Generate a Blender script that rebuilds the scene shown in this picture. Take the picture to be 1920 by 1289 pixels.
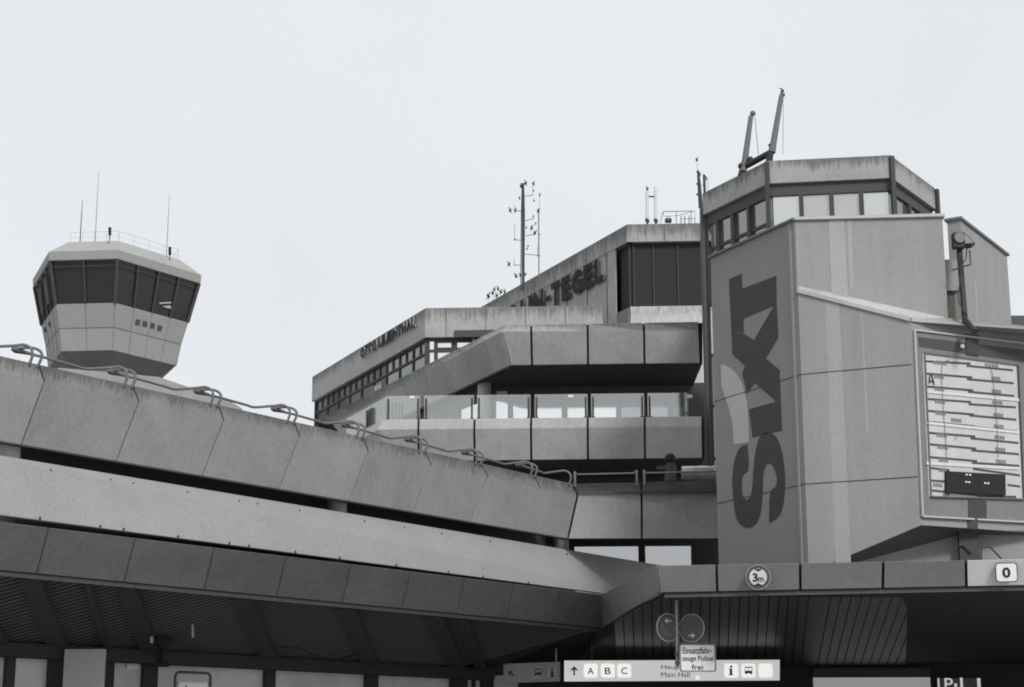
import bpy, bmesh, math, random
from mathutils import Vector, Matrix
from mathutils.geometry import tessellate_polygon
random.seed(7)
S = bpy.context.scene
for o in list(bpy.data.objects): bpy.data.objects.remove(o)
C = S.collection
R = math.radians

# ---------------------------------------------------------------- camera
FPX = 3250.0; PITCH = R(13.08); EYE = 1.6
cam = bpy.data.objects.new('camera', bpy.data.cameras.new('camera')); C.objects.link(cam)
cam.location = (0, 0, EYE); cam.rotation_euler = (math.pi/2+PITCH, 0, 0)
cam.data.sensor_width = 36; cam.data.lens = 36*FPX/1920
cam.data.clip_start = .1; cam.data.clip_end = 6000
S.camera = cam
# ---------------------------------------------------------------- world (bright overcast) and weak sun
SUN_EL, SUN_AZ = 38, 22      # azimuth: degrees to the right of straight behind the camera
w = bpy.data.worlds.new('World'); S.world = w; w.use_nodes = True
nt = w.node_tree; nt.nodes.clear()
sk = nt.nodes.new('ShaderNodeTexSky'); sk.sky_type = 'NISHITA'; sk.sun_disc = False
sk.sun_elevation = R(SUN_EL); sk.sun_rotation = R(180-SUN_AZ); sk.air_density = 1.5; sk.dust_density = 6
hs = nt.nodes.new('ShaderNodeHueSaturation'); hs.inputs['Saturation'].default_value = .12
mul = nt.nodes.new('ShaderNodeMixRGB'); mul.blend_type = 'MIX'; mul.inputs['Fac'].default_value = .93
mul.inputs['Color2'].default_value = (6.75, 6.98, 7.35, 1)
bg = nt.nodes.new('ShaderNodeBackground'); bg.inputs['Strength'].default_value = .1
ou = nt.nodes.new('ShaderNodeOutputWorld')
nt.links.new(sk.outputs[0], hs.inputs['Color']); nt.links.new(hs.outputs[0], mul.inputs['Color1'])
tc = nt.nodes.new('ShaderNodeTexCoord'); cn = nt.nodes.new('ShaderNodeTexNoise'); cn.inputs['Scale'].default_value = 3.2; cn.inputs['Detail'].default_value = 6
cm = nt.nodes.new('ShaderNodeMapRange'); cm.inputs['From Min'].default_value = .3; cm.inputs['From Max'].default_value = .7; cm.inputs['To Min'].default_value = .965; cm.inputs['To Max'].default_value = 1.03
cv = nt.nodes.new('ShaderNodeVectorMath'); cv.operation = 'SCALE'
nt.links.new(tc.outputs['Generated'], cn.inputs['Vector']); nt.links.new(cn.outputs['Fac'], cm.inputs['Value'])
nt.links.new(mul.outputs[0], cv.inputs[0]); nt.links.new(cm.outputs[0], cv.inputs['Scale']); nt.links.new(cv.outputs[0], bg.inputs[0]); nt.links.new(bg.outputs[0], ou.inputs[0])
sun = bpy.data.objects.new('sun', bpy.data.lights.new('sun', 'SUN')); C.objects.link(sun)
sun.data.energy = 1.7; sun.data.angle = R(11); sun.data.color = (1, .98, .95)
a = R(SUN_AZ); e = R(SUN_EL)
sd = Vector((math.sin(a)*math.cos(e), -math.cos(a)*math.cos(e), math.sin(e)))
sun.rotation_euler = sd.to_track_quat('Z', 'Y').to_euler(); sun.location = (20, -30, 60)
S.view_settings.view_transform = 'Standard'; S.view_settings.look = 'None'
S.view_settings.exposure = .3; S.view_settings.gamma = 1
S.render.resolution_x = 1024; S.render.resolution_y = 687
S.render.engine = 'CYCLES'; S.cycles.pixel_filter_type = 'BLACKMAN_HARRIS'; S.cycles.filter_width = 1.9; S.cycles.diffuse_bounces = 6; S.cycles.max_bounces = 14

# ---------------------------------------------------------------- measuring helpers (photo measurements to world positions)
def ray(px, py):
    u = (px-960)/FPX; v = (644.5-py)/FPX
    return Vector((u, math.cos(PITCH)-math.sin(PITCH)*v, math.sin(PITCH)+math.cos(PITCH)*v))
def at(px, py, Y):
    d = ray(px, py)*1.0; t = Y/d.y; return Vector((d.x*t, Y, EYE+d.z*t))
def hz(px, py, z):
    d = ray(px, py); t = (z-EYE)/d.z; return Vector((d.x*t, d.y*t, z))
def proj(P):
    x, y, z = P[0], P[1], P[2]-EYE
    c, s = math.cos(PITCH), math.sin(PITCH)
    dep = y*c+z*s; up = -y*s+z*c
    return 960+FPX*x/dep, 644.5-FPX*up/dep
def wpt_(q, z): return Vector((q.x, q.y, z))
def lp(a, b, t): return a+(b-a)*t
def tpx(a, b, px):                 # where along a-b does the photo column px fall
    lo, hi = -1.0, 2.0
    sgn = 1 if proj(lp(a, b, 1))[0] > proj(a)[0] else -1
    for _ in range(50):
        m = (lo+hi)/2
        if (proj(lp(a, b, m))[0]-px)*sgn < 0: lo = m
        else: hi = m
    return (lo+hi)/2
def lpx(a, b, px): return lp(a, b, tpx(a, b, px))
class Frame:                       # a vertical wall plane: s along it, z up, n outwards
    def __init__(f, P0, P1):
        f.o = Vector((P0[0], P0[1], 0)); d = Vector((P1[0]-P0[0], P1[1]-P0[1], 0)); f.L = d.length
        f.d = d.normalized(); f.n = Vector((f.d.y, -f.d.x, 0))
        if f.n.dot(f.o) > 0: f.n = -f.n
    def pt(f, s, z, n=0): return f.o+f.d*s+f.n*n+Vector((0, 0, z))
    def sz(f, px, py, n=0):
        d = ray(px, py); q = (f.o+f.n*n).dot(f.n)/d.dot(f.n)
        P = d*q; return (P-f.o).dot(f.d), EYE+P.z
    def P(f, px, py, n=0): s, z = f.sz(px, py, n); return f.pt(s, z, n)
    def shift(f, n): return Frame(f.o+f.n*n, f.o+f.n*n+f.d*f.L)
# ---------------------------------------------------------------- mesh helpers
class MB:
    def __init__(m): m.v = []; m.f = []
    def add(m, vs, fs):
        k = len(m.v); m.v += [Vector(v) for v in vs]; m.f += [tuple(i+k for i in f) for f in fs]; return m
    def hexa(m, b, t):             # two quads
        return m.add(list(b)+list(t), [(3,2,1,0),(4,5,6,7),(0,1,5,4),(1,2,6,5),(2,3,7,6),(3,0,4,7)])
    def box(m, F, s0, s1, z0, z1, n0, n1):
        return m.hexa([F.pt(s0,z0,n0),F.pt(s1,z0,n0),F.pt(s1,z0,n1),F.pt(s0,z0,n1)],
                      [F.pt(s0,z1,n0),F.pt(s1,z1,n0),F.pt(s1,z1,n1),F.pt(s0,z1,n1)])
    def pbox(m, F, x0, y0, x1, y1, n0, n1):   # box whose front covers the measured photo rectangle
        a = F.sz(x0, y0, n1); b = F.sz(x1, y1, n1); c = F.sz((x0+x1)/2, y0, n1); d = F.sz((x0+x1)/2, y1, n1)
        return m.box(F, min(a[0], b[0]), max(a[0], b[0]), min(c[1], d[1]), max(c[1], d[1]), n0, n1)
    def wbox(m, c, sx, sy, sz, rot=None):
        M = rot or Matrix.Identity(3); c = Vector(c)
        q = [(-1,-1),(1,-1),(1,1),(-1,1)]
        return m.hexa([c+M@Vector((x*sx/2,y*sy/2,-sz/2)) for x, y in q], [c+M@Vector((x*sx/2,y*sy/2,sz/2)) for x, y in q])
    def prism(m, front, back):     # polygon (any shape) front and back, same count
        n = len(front); tr = tessellate_polygon([[Vector(p) for p in front]])
        fs = [tuple(t) for t in tr]+[tuple(n+i for i in reversed(t)) for t in tr]
        fs += [(i, (i+1) % n, n+(i+1) % n, n+i) for i in range(n)]
        return m.add(list(front)+list(back), fs)
    def poly(m, F, pts, n0, n1):   # pts in (s,z)
        return m.prism([F.pt(s, z, n1) for s, z in pts], [F.pt(s, z, n0) for s, z in pts])
    def ppoly(m, F, pts, n0, n1): return m.poly(F, [F.sz(x, y, n1) for x, y in pts], n0, n1)
    def slab(m, pts, z0, z1):      # plan polygon
        return m.prism([(p[0], p[1], z1) for p in pts], [(p[0], p[1], z0) for p in pts])
    def tube(m, pts, r, n=8, caps=True):
        pts = [Vector(p) for p in pts]; rs = r if isinstance(r, (list, tuple)) else [r]*len(pts)
        rings = []; up = None
        for i, p in enumerate(pts):
            d = (pts[min(i+1, len(pts)-1)]-pts[max(i-1, 0)]).normalized()
            if up is None: up = Vector((0,0,1)) if abs(d.z) < .9 else Vector((1,0,0))
            x = d.cross(up).normalized(); y = x.cross(d).normalized(); up = y
            rings.append([p+(x*math.cos(2*math.pi*k/n)+y*math.sin(2*math.pi*k/n))*rs[i] for k in range(n)])
        vs = [v for q in rings for v in q]; fs = []
        for i in range(len(pts)-1):
            for k in range(n):
                fs.append((i*n+k, i*n+(k+1) % n, (i+1)*n+(k+1) % n, (i+1)*n+k))
        if caps: fs += [tuple(range(n))[::-1], tuple((len(pts)-1)*n+k for k in range(n))]
        return m.add(vs, fs)
    def ball(m, c, r, n=10, sc=(1,1,1), rot=None):
        vs = []; fs = []; M = rot or Matrix.Identity(3); c = Vector(c)
        for i in range(n+1):
            th = math.pi*i/n
            for k in range(n):
                ph = 2*math.pi*k/n
                vs.append(c+M@Vector((r*sc[0]*math.sin(th)*math.cos(ph), r*sc[1]*math.sin(th)*math.sin(ph), r*sc[2]*math.cos(th))))
        for i in range(n):
            for k in range(n): fs.append((i*n+k, (i+1)*n+k, (i+1)*n+(k+1) % n, i*n+(k+1) % n))
        return m.add(vs, fs)
    def disc(m, c, nrm, r, th, n=40):
        c = Vector(c); nrm = Vector(nrm).normalized()
        return m.tube([c-nrm*th/2, c+nrm*th/2], r, n)
def smooth_path(pts, k=5):
    pts = [Vector(p) for p in pts]; q = [pts[0]*2-pts[1]]+pts+[pts[-1]*2-pts[-2]]; out = []
    for i in range(1, len(q)-2):
        for j in range(k):
            t = j/k; a, b, c, d = q[i-1:i+3]
            out.append(.5*((2*b)+(c-a)*t+(2*a-5*b+4*c-d)*t*t+(3*b-a-3*c+d)*t**3))
    out.append(pts[-1]); return out
def tag(o, label=None, cat=None, group=None, kind=None):
    if label: o['label'] = label
    if cat: o['category'] = cat
    if group: o['group'] = group
    if kind: o['kind'] = kind
    return o
def thing(name, label, cat, loc=(0,0,0), group=None):
    o = bpy.data.objects.new(name, None); C.objects.link(o); o.location = loc; o.empty_display_size = .3
    return tag(o, label, cat, group)
def wloc(o):
    v = Vector(o.location)
    while o.parent: o = o.parent; v += Vector(o.location)
    return v
def obj(name, mb, mat, parent=None, bevel=0, smooth=False, loc=None, label=None):
    off = wloc(parent) if parent else Vector(loc or (0,0,0))
    me = bpy.data.meshes.new(name); me.from_pydata([v-off for v in mb.v], [], mb.f)
    bm = bmesh.new(); bm.from_mesh(me); bmesh.ops.recalc_face_normals(bm, faces=bm.faces)
    if bevel:
        ed = [x for x in bm.edges if len(x.link_faces) == 2 and x.calc_face_angle(0) > .5]
        bmesh.ops.bevel(bm, geom=ed, offset=bevel, segments=1, affect='EDGES', clamp_overlap=True)
    bm.to_mesh(me); bm.free()
    if smooth:
        for p in me.polygons: p.use_smooth = True
        me.set_sharp_from_angle(angle=R(40))
    me.materials.append(mat)
    o = bpy.data.objects.new(name, me); C.objects.link(o)
    if parent: o.parent = parent
    elif loc: o.location = loc
    if label: o['label'] = label
    return o
# ---------------------------------------------------------------- materials
def g(v, t=0):                      # grey of the black and white film: shadows warm, lights neutral
    return (v*(1.0+.02*t), v*1.01, v*(.975-.04*t), 1)
def mat_base(name, rough=.85):
    m = bpy.data.materials.new(name); m.use_nodes = True; n = m.node_tree
    b = n.nodes['Principled BSDF']; b.inputs['Roughness'].default_value = rough
    b.inputs['Specular IOR Level'].default_value = .25
    return m, n, b
def N(n, t, **k):
    x = n.nodes.new(t)
    for a_, b_ in k.items(): setattr(x, a_, b_)
    return x
def math_(n, op, a_, b_=None, clamp=False):
    x = N(n, 'ShaderNodeMath', operation=op, use_clamp=clamp)
    for i, q in enumerate((a_, b_)):
        if q is None: continue
        if isinstance(q, (int, float)): x.inputs[i].default_value = q
        else: n.links.new(q, x.inputs[i])
    return x.outputs[0]
def noise(n, vec, scale, detail=3, rough=.6):
    x = N(n, 'ShaderNodeTexNoise'); x.inputs['Scale'].default_value = scale; x.inputs['Detail'].default_value = detail
    x.inputs['Roughness'].default_value = rough; n.links.new(vec, x.inputs['Vector']); return x.outputs['Fac']
def concrete(name, v, blotch=.25, grain=.35, streak=0.0, ztop=None, zlen=.4, stain=.0, speck=0, rough=.9, warm=0, stretch=(3.2, 3.2, .22), sbright=0, panels=0.0):
    m, n, b = mat_base(name, rough)
    pos = N(n, 'ShaderNodeNewGeometry').outputs['Position']
    n1 = noise(n, pos, .9, 4); n2 = noise(n, pos, 26, 2, .7); n3 = noise(n, pos, 7, 3)
    f = math_(n, 'ADD', math_(n, 'MULTIPLY', math_(n, 'SUBTRACT', n1, .5), blotch*2), 1)
    f = math_(n, 'ADD', f, math_(n, 'MULTIPLY', math_(n, 'SUBTRACT', n2, .5), grain*2))
    f = math_(n, 'ADD', f, math_(n, 'MULTIPLY', math_(n, 'SUBTRACT', n3, .5), blotch*.8))
    mp = N(n, 'ShaderNodeMapping'); mp.inputs['Scale'].default_value = stretch; n.links.new(pos, mp.inputs['Vector'])
    st = noise(n, mp.outputs[0], 3.0, 4, .65)
    if panels:
        ri = N(n, 'ShaderNodeNewGeometry').outputs['Random Per Island']
        f = math_(n, 'ADD', f, math_(n, 'MULTIPLY', math_(n, 'SUBTRACT', ri, .5), panels))
    if streak:
        f = math_(n, 'ADD', f, math_(n, 'MULTIPLY', math_(n, 'SUBTRACT', st, .5), streak*2))
    if ztop is not None:
        sx = N(n, 'ShaderNodeSeparateXYZ'); n.links.new(pos, sx.inputs[0])
        h = math_(n, 'DIVIDE', math_(n, 'SUBTRACT', ztop, sx.outputs['Z']), zlen)   # 0 at top edge
        lo = noise(n, pos, 1.1, 3, .6)
        sm = math_(n, 'ADD', math_(n, 'SUBTRACT', math_(n, 'MULTIPLY', st, 3.0), .75), math_(n, 'MULTIPLY', lo, 1.5))
        k = math_(n, 'SUBTRACT', sm, math_(n, 'ADD', math_(n, 'MULTIPLY', h, 1.0), .62), True)
        k = math_(n, 'MULTIPLY', k, 1.25, True)
        f = math_(n, 'MULTIPLY', f, math_(n, 'SUBTRACT', 1, math_(n, 'MULTIPLY', k, stain)))
        if sbright:                # pale lime runs below the edge
            st2 = noise(n, mp.outputs[0], 5.5, 3, .6)
            k2 = math_(n, 'MULTIPLY', math_(n, 'SUBTRACT', math_(n, 'MULTIPLY', st2, 2.2), math_(n, 'ADD', h, .62), True), 2.0, True)
            f = math_(n, 'ADD', f, math_(n, 'MULTIPLY', k2, sbright))
    if speck:
        vo = N(n, 'ShaderNodeTexVoronoi'); vo.inputs['Scale'].default_value = 3.2; n.links.new(pos, vo.inputs['Vector'])
        k = math_(n, 'MULTIPLY', math_(n, 'SUBTRACT', .055, vo.outputs['Distance']), 40, True)
        f = math_(n, 'MULTIPLY', f, math_(n, 'SUBTRACT', 1, math_(n, 'MULTIPLY', k, speck)))
    vm = N(n, 'ShaderNodeVectorMath', operation='SCALE'); vm.inputs[0].default_value = g(v, warm)[:3]
    n.links.new(f, vm.inputs['Scale']); n.links.new(vm.outputs[0], b.inputs['Base Color'])
    bp = N(n, 'ShaderNodeBump'); bp.inputs['Strength'].default_value = .25; bp.inputs['Distance'].default_value = .02
    n.links.new(n2, bp.inputs['Height']); n.links.new(bp.outputs[0], b.inputs['Normal'])
    return m
def paint(name, v, rough=.5, metal=0, warm=0, var=.15):
    m, n, b = mat_base(name, rough); b.inputs['Metallic'].default_value = metal
    pos = N(n, 'ShaderNodeNewGeometry').outputs['Position']
    f = math_(n, 'ADD', 1-var/2, math_(n, 'MULTIPLY', noise(n, pos, 5, 4), var))
    vm = N(n, 'ShaderNodeVectorMath', operation='SCALE'); vm.inputs[0].default_value = g(v, warm)[:3]
    n.links.new(f, vm.inputs['Scale']); n.links.new(vm.outputs[0], b.inputs['Base Color'])
    return m
def glass(name, v, refl, rough=.06, clear=0.0, wav=.02):      # window pane: dark or curtained room behind a reflecting pane
    m, n, b = mat_base(name, .7)
    pos = N(n, 'ShaderNodeNewGeometry').outputs['Position']
    nz = noise(n, pos, .7, 3)
    vm = N(n, 'ShaderNodeVectorMath', operation='SCALE'); vm.inputs[0].default_value = g(v)[:3]
    n.links.new(math_(n, 'ADD', .6, math_(n, 'MULTIPLY', nz, .8)), vm.inputs['Scale']); n.links.new(vm.outputs[0], b.inputs['Base Color'])
    gl = N(n, 'ShaderNodeBsdfGlossy'); gl.inputs['Roughness'].default_value = rough; gl.inputs['Color'].default_value = (.97, .98, .97, 1)
    bp = N(n, 'ShaderNodeBump'); bp.inputs['Strength'].default_value = wav; n.links.new(noise(n, pos, 1.5, 1), bp.inputs['Height'])
    n.links.new(bp.outputs[0], gl.inputs['Normal'])
    mx = N(n, 'ShaderNodeMixShader'); mx.inputs[0].default_value = refl
    if clear:
        tr = N(n, 'ShaderNodeBsdfTransparent'); tr.inputs[0].default_value = (clear, clear, clear*.99, 1); n.links.new(tr.outputs[0], mx.inputs[1])
    else: n.links.new(b.outputs[0], mx.inputs[1])
    n.links.new(gl.outputs[0], mx.inputs[2]); n.links.new(mx.outputs[0], n.nodes['Material Output'].inputs[0])
    return m
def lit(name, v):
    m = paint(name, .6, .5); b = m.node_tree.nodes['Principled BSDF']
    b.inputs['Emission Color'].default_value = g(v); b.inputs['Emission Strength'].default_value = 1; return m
M = dict(
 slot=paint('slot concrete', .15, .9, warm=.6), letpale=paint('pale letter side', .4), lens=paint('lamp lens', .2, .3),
 para=concrete('parapet concrete', .285, grain=.24, ztop=8.47, zlen=.30, stain=.48, streak=.15, stretch=(5.5,5.5,.4), panels=.14),
 paraf=concrete('front parapet concrete', .285, ztop=8.47, zlen=.32, stain=.38, streak=.13, stretch=(5.5,5.5,.4), panels=.12),
 skirt=concrete('washed concrete skirt', .31, blotch=.14, grain=.3, streak=.05, speck=.6),
 fascia=concrete('canopy fascia panel', .215, blotch=.3, grain=.3, streak=.22, panels=.16, warm=.5),
 fasciaf=concrete('front fascia panel', .20, blotch=.16, grain=.28, streak=.1, panels=.1),
 fascial=concrete('light fascia panel', .62, blotch=.08, grain=.25),
 band=concrete('balcony concrete', .33, ztop=14.35, zlen=.3, stain=.35, streak=.12, blotch=.25, panels=.14),
 band1=concrete('lower balcony concrete', .37, streak=.12, blotch=.25, panels=.14),
 otto=concrete('roof parapet concrete', .38, ztop=at(797.4, 578, 61).z, zlen=.55, stain=.5, streak=.12),
 pent=concrete('penthouse concrete', .37, ztop=at(1175.4, 421, 62.2).z, zlen=.9, stain=.55, streak=.22),
 pentw=concrete('weathered penthouse wall', .5, ztop=at(1200, 575, 62.2).z, zlen=.45, stain=.45, streak=.45, sbright=.35),
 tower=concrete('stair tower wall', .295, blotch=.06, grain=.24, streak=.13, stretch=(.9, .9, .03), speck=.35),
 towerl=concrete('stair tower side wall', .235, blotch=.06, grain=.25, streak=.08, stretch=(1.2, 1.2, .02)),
 pav=concrete('pavilion concrete', .34, ztop=15.98, zlen=.35, stain=.55, streak=.06),
 ctrl=concrete('control tower cladding', .31, blotch=.08, grain=.3),
 ctrlroof=concrete('control tower roof', .34, blotch=.08, grain=.2),
 pale=concrete('pale column', .42, blotch=.08, grain=.2),
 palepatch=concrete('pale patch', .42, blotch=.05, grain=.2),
 dark=paint('dark interior', .10, .8, warm=1), darker=paint('black recess', .045, .9, warm=1),
 frame=paint('dark window frame', .06, .6, warm=1), beam=paint('dark beam', .075, .7, warm=.6),
 joint=paint('joint', .03, .9, warm=1), louvre=paint('louvre slat', .11, .7, warm=.6),
 soffit=paint('soffit sheet', .03, .8, warm=1), letter=paint('dark letter', .02, .7), letside=paint('letter return', .13, .35), glowwall=lit('glowing pale wall', .16), board2=paint('louvre board', .045, .45, warm=.6),  # the pale wall's own emission is added to brighten it
 sixt=paint('faded dark paint', .052, .7, var=.3, warm=.5), ledge=concrete('metal ledge', .45, blotch=.3, grain=.2),
 coping=paint('pale metal coping', .45, .4), steel=paint('galvanised steel', .35, .4, .4), rail=paint('weathered rail', .15, .6),
 pole=paint('dark pole', .035, .5), white=paint('white board', .72, .5, var=.06), board=paint('sign board', .55, .5, var=.12), blit=lit('backlit board', .36), blitw=lit('backlit tile', .62),
 boarddim=paint('dim board', .45, .6), black=paint('black', .02, .6), bird=paint('bird', .02, .7), ringg=paint('sign ring', .07, .5),
 signdark=paint('sign face', .11, .5), signmid=paint('sign centre', .14, .5), rim=paint('sign rim', .5, .5), duct=paint('metal duct', .6, .25, .7),
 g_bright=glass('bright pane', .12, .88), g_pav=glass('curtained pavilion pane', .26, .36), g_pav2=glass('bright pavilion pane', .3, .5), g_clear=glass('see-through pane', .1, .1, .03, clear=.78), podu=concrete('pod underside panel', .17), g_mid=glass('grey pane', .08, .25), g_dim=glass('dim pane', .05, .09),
 g_dark=glass('dark pane', .015, .035, .12), g_bal=glass('balustrade glass', .1, .2, .05, clear=1), g_low=glass('curtained pane', .56, .06, .3),
 ledge_p=concrete('pale wall', .31), ground=concrete('concrete forecourt', .30, blotch=.2, grain=.5), pave=concrete('paving', .18),
 pan=paint('antenna panel', .66, .5), display=concrete('display sheet', .52, blotch=.22, grain=.1))

# ================================================================ setting
m = MB(); m.add([(-600,-300,0),(600,-300,0),(600,900,0),(-600,900,0)], [(0,1,2,3)])
tag(obj('ground', m, M['ground']), kind='structure')

# ================================================================ panel strips
def strip(mb, lines_, jts, th, inward, gap=.018, ret=None):
    """lines_: list of (A,B) 3D lines from top to bottom; jts: per joint a list with the photo column on each line; builds one slab per panel"""
    for a_, b_ in zip(jts[:-1], jts[1:]):
        L = []; Rr = []
        for (A, B), xa, xb in zip(lines_, a_, b_):
            p, q = lpx(A, B, xa), lpx(A, B, xb); d = (q-p).normalized()*gap
            L.append(p+d); Rr.append(q-d)
        k = len(L); off = inward*th
        vs = L+Rr+[v+off for v in L]+[v+off for v in Rr]; fs = []
        for i in range(k-1):
            fs += [(i, i+1, k+i+1, k+i), (2*k+i, 3*k+i, 3*k+i+1, 2*k+i+1), (i, 2*k+i, 2*k+i+1, i+1), (k+i, k+i+1, 3*k+i+1, 3*k+i)]
        fs += [(0, k, 3*k, 2*k), (k-1, 3*k-1, 4*k-1, 2*k-1)]
        mb.add(vs, fs)
def backing(mb, lines_, x0, x1, n0, n1, inward):
    t = []
    for A, B in lines_: t.append((lpx(A, B, x0), lpx(A, B, x1)))
    for (p, q), (r, s) in zip(t[:-1], t[1:]):
        mb.hexa([p+inward*n0, q+inward*n0, q+inward*n1, p+inward*n1], [r+inward*n0, s+inward*n0, s+inward*n1, r+inward*n1])

INW = Vector((-.82, .57, 0))        # inwards for the left wing facade
BACK = Vector((.02, 1, 0)).normalized()
# ---------------------------------------------------------------- left wing
ZT, ZK, ZB = 8.45, 8.17, 7.0
T0, T1 = hz(73, 684, ZT), hz(1075, 908, ZT)
K0, K1 = hz(84, 716, ZK), hz(1082, 930, ZK)
B0, B1 = hz(40.6, 834, ZB), hz(1064, 1010, ZB)
wing = thing('wing_building', 'long low concrete wing on the left with panelled parapet over a dark slot', 'building', (-4, 40, 0))
jt = [(-110, -95, -155), (73, 84, 40.6), (249, 261, 219), (409, 420, 380), (551.5, 562.5, 524), (680, 691, 655), (797, 809, 775), (901.5, 915.6, 883), (1003, 1012.5, 982), (1075, 1082, 1064)]
m = MB(); strip(m, [(T0, T1), (K0, K1), (B0, B1)], jt, .14, INW)
obj('parapet', m, M['para'], wing, bevel=.008)
m = MB(); backing(m, [(T0, T1), (K0, K1), (B0, B1)], -108, 1073, .16, .26, INW)
obj('parapet_backing', m, M['joint'], wing)
# dark slot behind, deck on top
Tm, Te = lpx(T0, T1, -300), T1
m = MB()
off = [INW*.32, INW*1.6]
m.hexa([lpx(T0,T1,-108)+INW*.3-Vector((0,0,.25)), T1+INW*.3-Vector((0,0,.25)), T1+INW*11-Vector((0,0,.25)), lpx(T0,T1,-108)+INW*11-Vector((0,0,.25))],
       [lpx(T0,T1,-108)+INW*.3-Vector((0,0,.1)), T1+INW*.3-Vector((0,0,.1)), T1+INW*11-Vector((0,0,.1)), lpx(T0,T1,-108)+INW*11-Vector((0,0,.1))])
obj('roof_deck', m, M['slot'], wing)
q0 = lpx(T0,T1,-108); q1_ = T1+(T1-q0).normalized()*1.2
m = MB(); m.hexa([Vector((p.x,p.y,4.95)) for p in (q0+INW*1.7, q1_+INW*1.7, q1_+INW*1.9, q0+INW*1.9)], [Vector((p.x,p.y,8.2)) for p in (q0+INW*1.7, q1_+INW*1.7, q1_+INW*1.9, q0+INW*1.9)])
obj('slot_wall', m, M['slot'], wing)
m = MB(); fa_, fb_ = lpx(hz(0, 979, 5.5), hz(1129, 1115, 5.5), -95)+INW*.35, hz(1129, 1115, 5.5)+INW*.35
m.hexa([wpt_(fa_+INW*.2, 5.2), wpt_(fb_+INW*.2, 5.2), wpt_(fb_+INW*2.2+Vector((3,4,0)), 5.2), wpt_(fa_+INW*2.2, 5.2)], [wpt_(fa_+INW*.2, 5.3), wpt_(fb_+INW*.2, 5.3), wpt_(fb_+INW*2.2+Vector((3,4,0)), 5.3), wpt_(fa_+INW*2.2, 5.3)])
obj('canopy_roof', m, M['darker'], wing)
# pale skirt below the slot
SB0, SB1 = hz(0, 966, 5.62), hz(1100, 1109, 5.62)
ST0, ST1 = hz(0, 854, 6.75), hz(1076, 1033, 6.75)
m = MB(); strip(m, [(ST0, ST1), (SB0, SB1)], [(-100,-100), (1262, 1262)], .2, INW, 0)
obj('skirt', m, M['skirt'], wing, bevel=.01)
# small fixing pins at the foot of the skirt
for px in (74, 187, 231, 333, 429, 466, 553, 636, 742, 840, 905, 990):
    p = lpx(SB0, SB1, px); q = lpx(ST0, ST1, px); P = lp(p, q, .03)-INW*.02; m = MB(); m.wbox(P, .03, .03, .045); obj('fixing_pin', m, M['black'], wing)
for px in (94, 206, 248, 350, 447, 482, 560, 682, 757, 827, 918, 1062):
    p = lpx(SB0, SB1, px); q = lpx(ST0, ST1, px); P = lp(p, q, .88)-INW*.02; m = MB(); m.wbox(P, .03, .03, .04); obj('fixing_pin', m, M['black'], wing)
# columns in the slot
for (xa, xb) in ((-22, 38), (612, 651), (1038, 1067)):
    c2 = lpx(ST0+INW*.5, ST1+INW*.5, (xa+xb)/2); r = (xb-xa)/2/FPX*c2.y*.96
    m = MB(); m.tube([(c2.x, c2.y, 5.4), (c2.x, c2.y, 8.15)], r, 28)
    obj('column', m, M['pale'], wing, smooth=True)
# ---------------------------------------------------------------- canopy fascia (left, fold, front)
FB0, FB1 = hz(0, 1068.4, 4.76), hz(1129, 1176.5, 4.76)
FT0, FT1 = hz(0, 979, 5.5), hz(1129, 1115, 5.5)
fj = [(-95, -112), (92, 69.4), (254, 233), (402, 383.4), (537, 518.8), (658.4, 642), (769.4, 754.7), (871, 857), (963.8, 950.6), (1050, 1038), (1129, 1129)]
m = MB(); strip(m, [(FT0, FT1), (FB0, FB1)], fj, .1, INW, .02)
obj('canopy_fascia', m, M['fascia'], wing, bevel=.006)
m = MB(); backing(m, [(FT0, FT1), (FB0, FB1)], -90, 1128, .12, .2, INW)
obj('fascia_backing', m, M['joint'], wing)
# gutter lip under the fascia
m = MB(); backing(m, [(FB0+Vector((0,0,-.02)), FB1+Vector((0,0,-.02))), (FB0+Vector((0,0,-.10)), FB1+Vector((0,0,-.10)))], -90, 1128, .06, .16, INW)
obj('gutter_lip', m, M['louvre'], wing)
can = thing('entrance_canopy', 'dark concrete canopy with numbered light panel across the front, louvred underneath', 'canopy', (8, 40, 0))
FF0 = hz(1236.5, 1111, 4.76); FF1 = hz(1921, 1097, 4.76)
FTt0 = at(1229.7, 1061, FF0.y-.25); FTt1 = at(1921, 1049, FF1.y-.25)
FD = FF1-FF0; FN = Vector((FD.y, -FD.x, 0)).normalized(); FN = FN if FN.y < 0 else -FN
fold_in = Vector((1, .1, 0)).normalized()
m = MB(); strip(m, [(FT1, FTt0), (FB1, FF0)], [(1126, 1126), (1166, 1183), (1229.5, 1236.2)], .1, fold_in, .015)
obj('fold_fascia', m, M['fascia'], can, bevel=.006)
m = MB(); backing(m, [(FT1, FTt0), (FB1, FF0)], 1131, 1229, .12, .2, fold_in); obj('fascia_backing', m, M['joint'], can)
fx = [(1230, 1237), (1343, 1344.5), (1500, 1500.5), (1656, 1655), (1811, 1812)]
m = MB(); strip(m, [(FTt0, FTt1), (FF0, FF1)], fx, .1, -FN, .028)
obj('front_fascia', m, M['fasciaf'], can, bevel=.006)
m = MB(); strip(m, [(FTt0, FTt1), (FF0, FF1)], [(1811, 1812), (1990, 1990)], .1, -FN, .028)
obj('light_panel', m, M['fascial'], can, bevel=.006, label='light grey fascia panel carrying the number')
m = MB(); backing(m, [(FTt0, FTt1), (FF0, FF1)], 1232, 1989, .12, .2, -FN); obj('fascia_backing', m, M['joint'], can)
m = MB()
dz = Vector((0,0,-.03)); dz2 = Vector((0,0,-.1))
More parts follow.
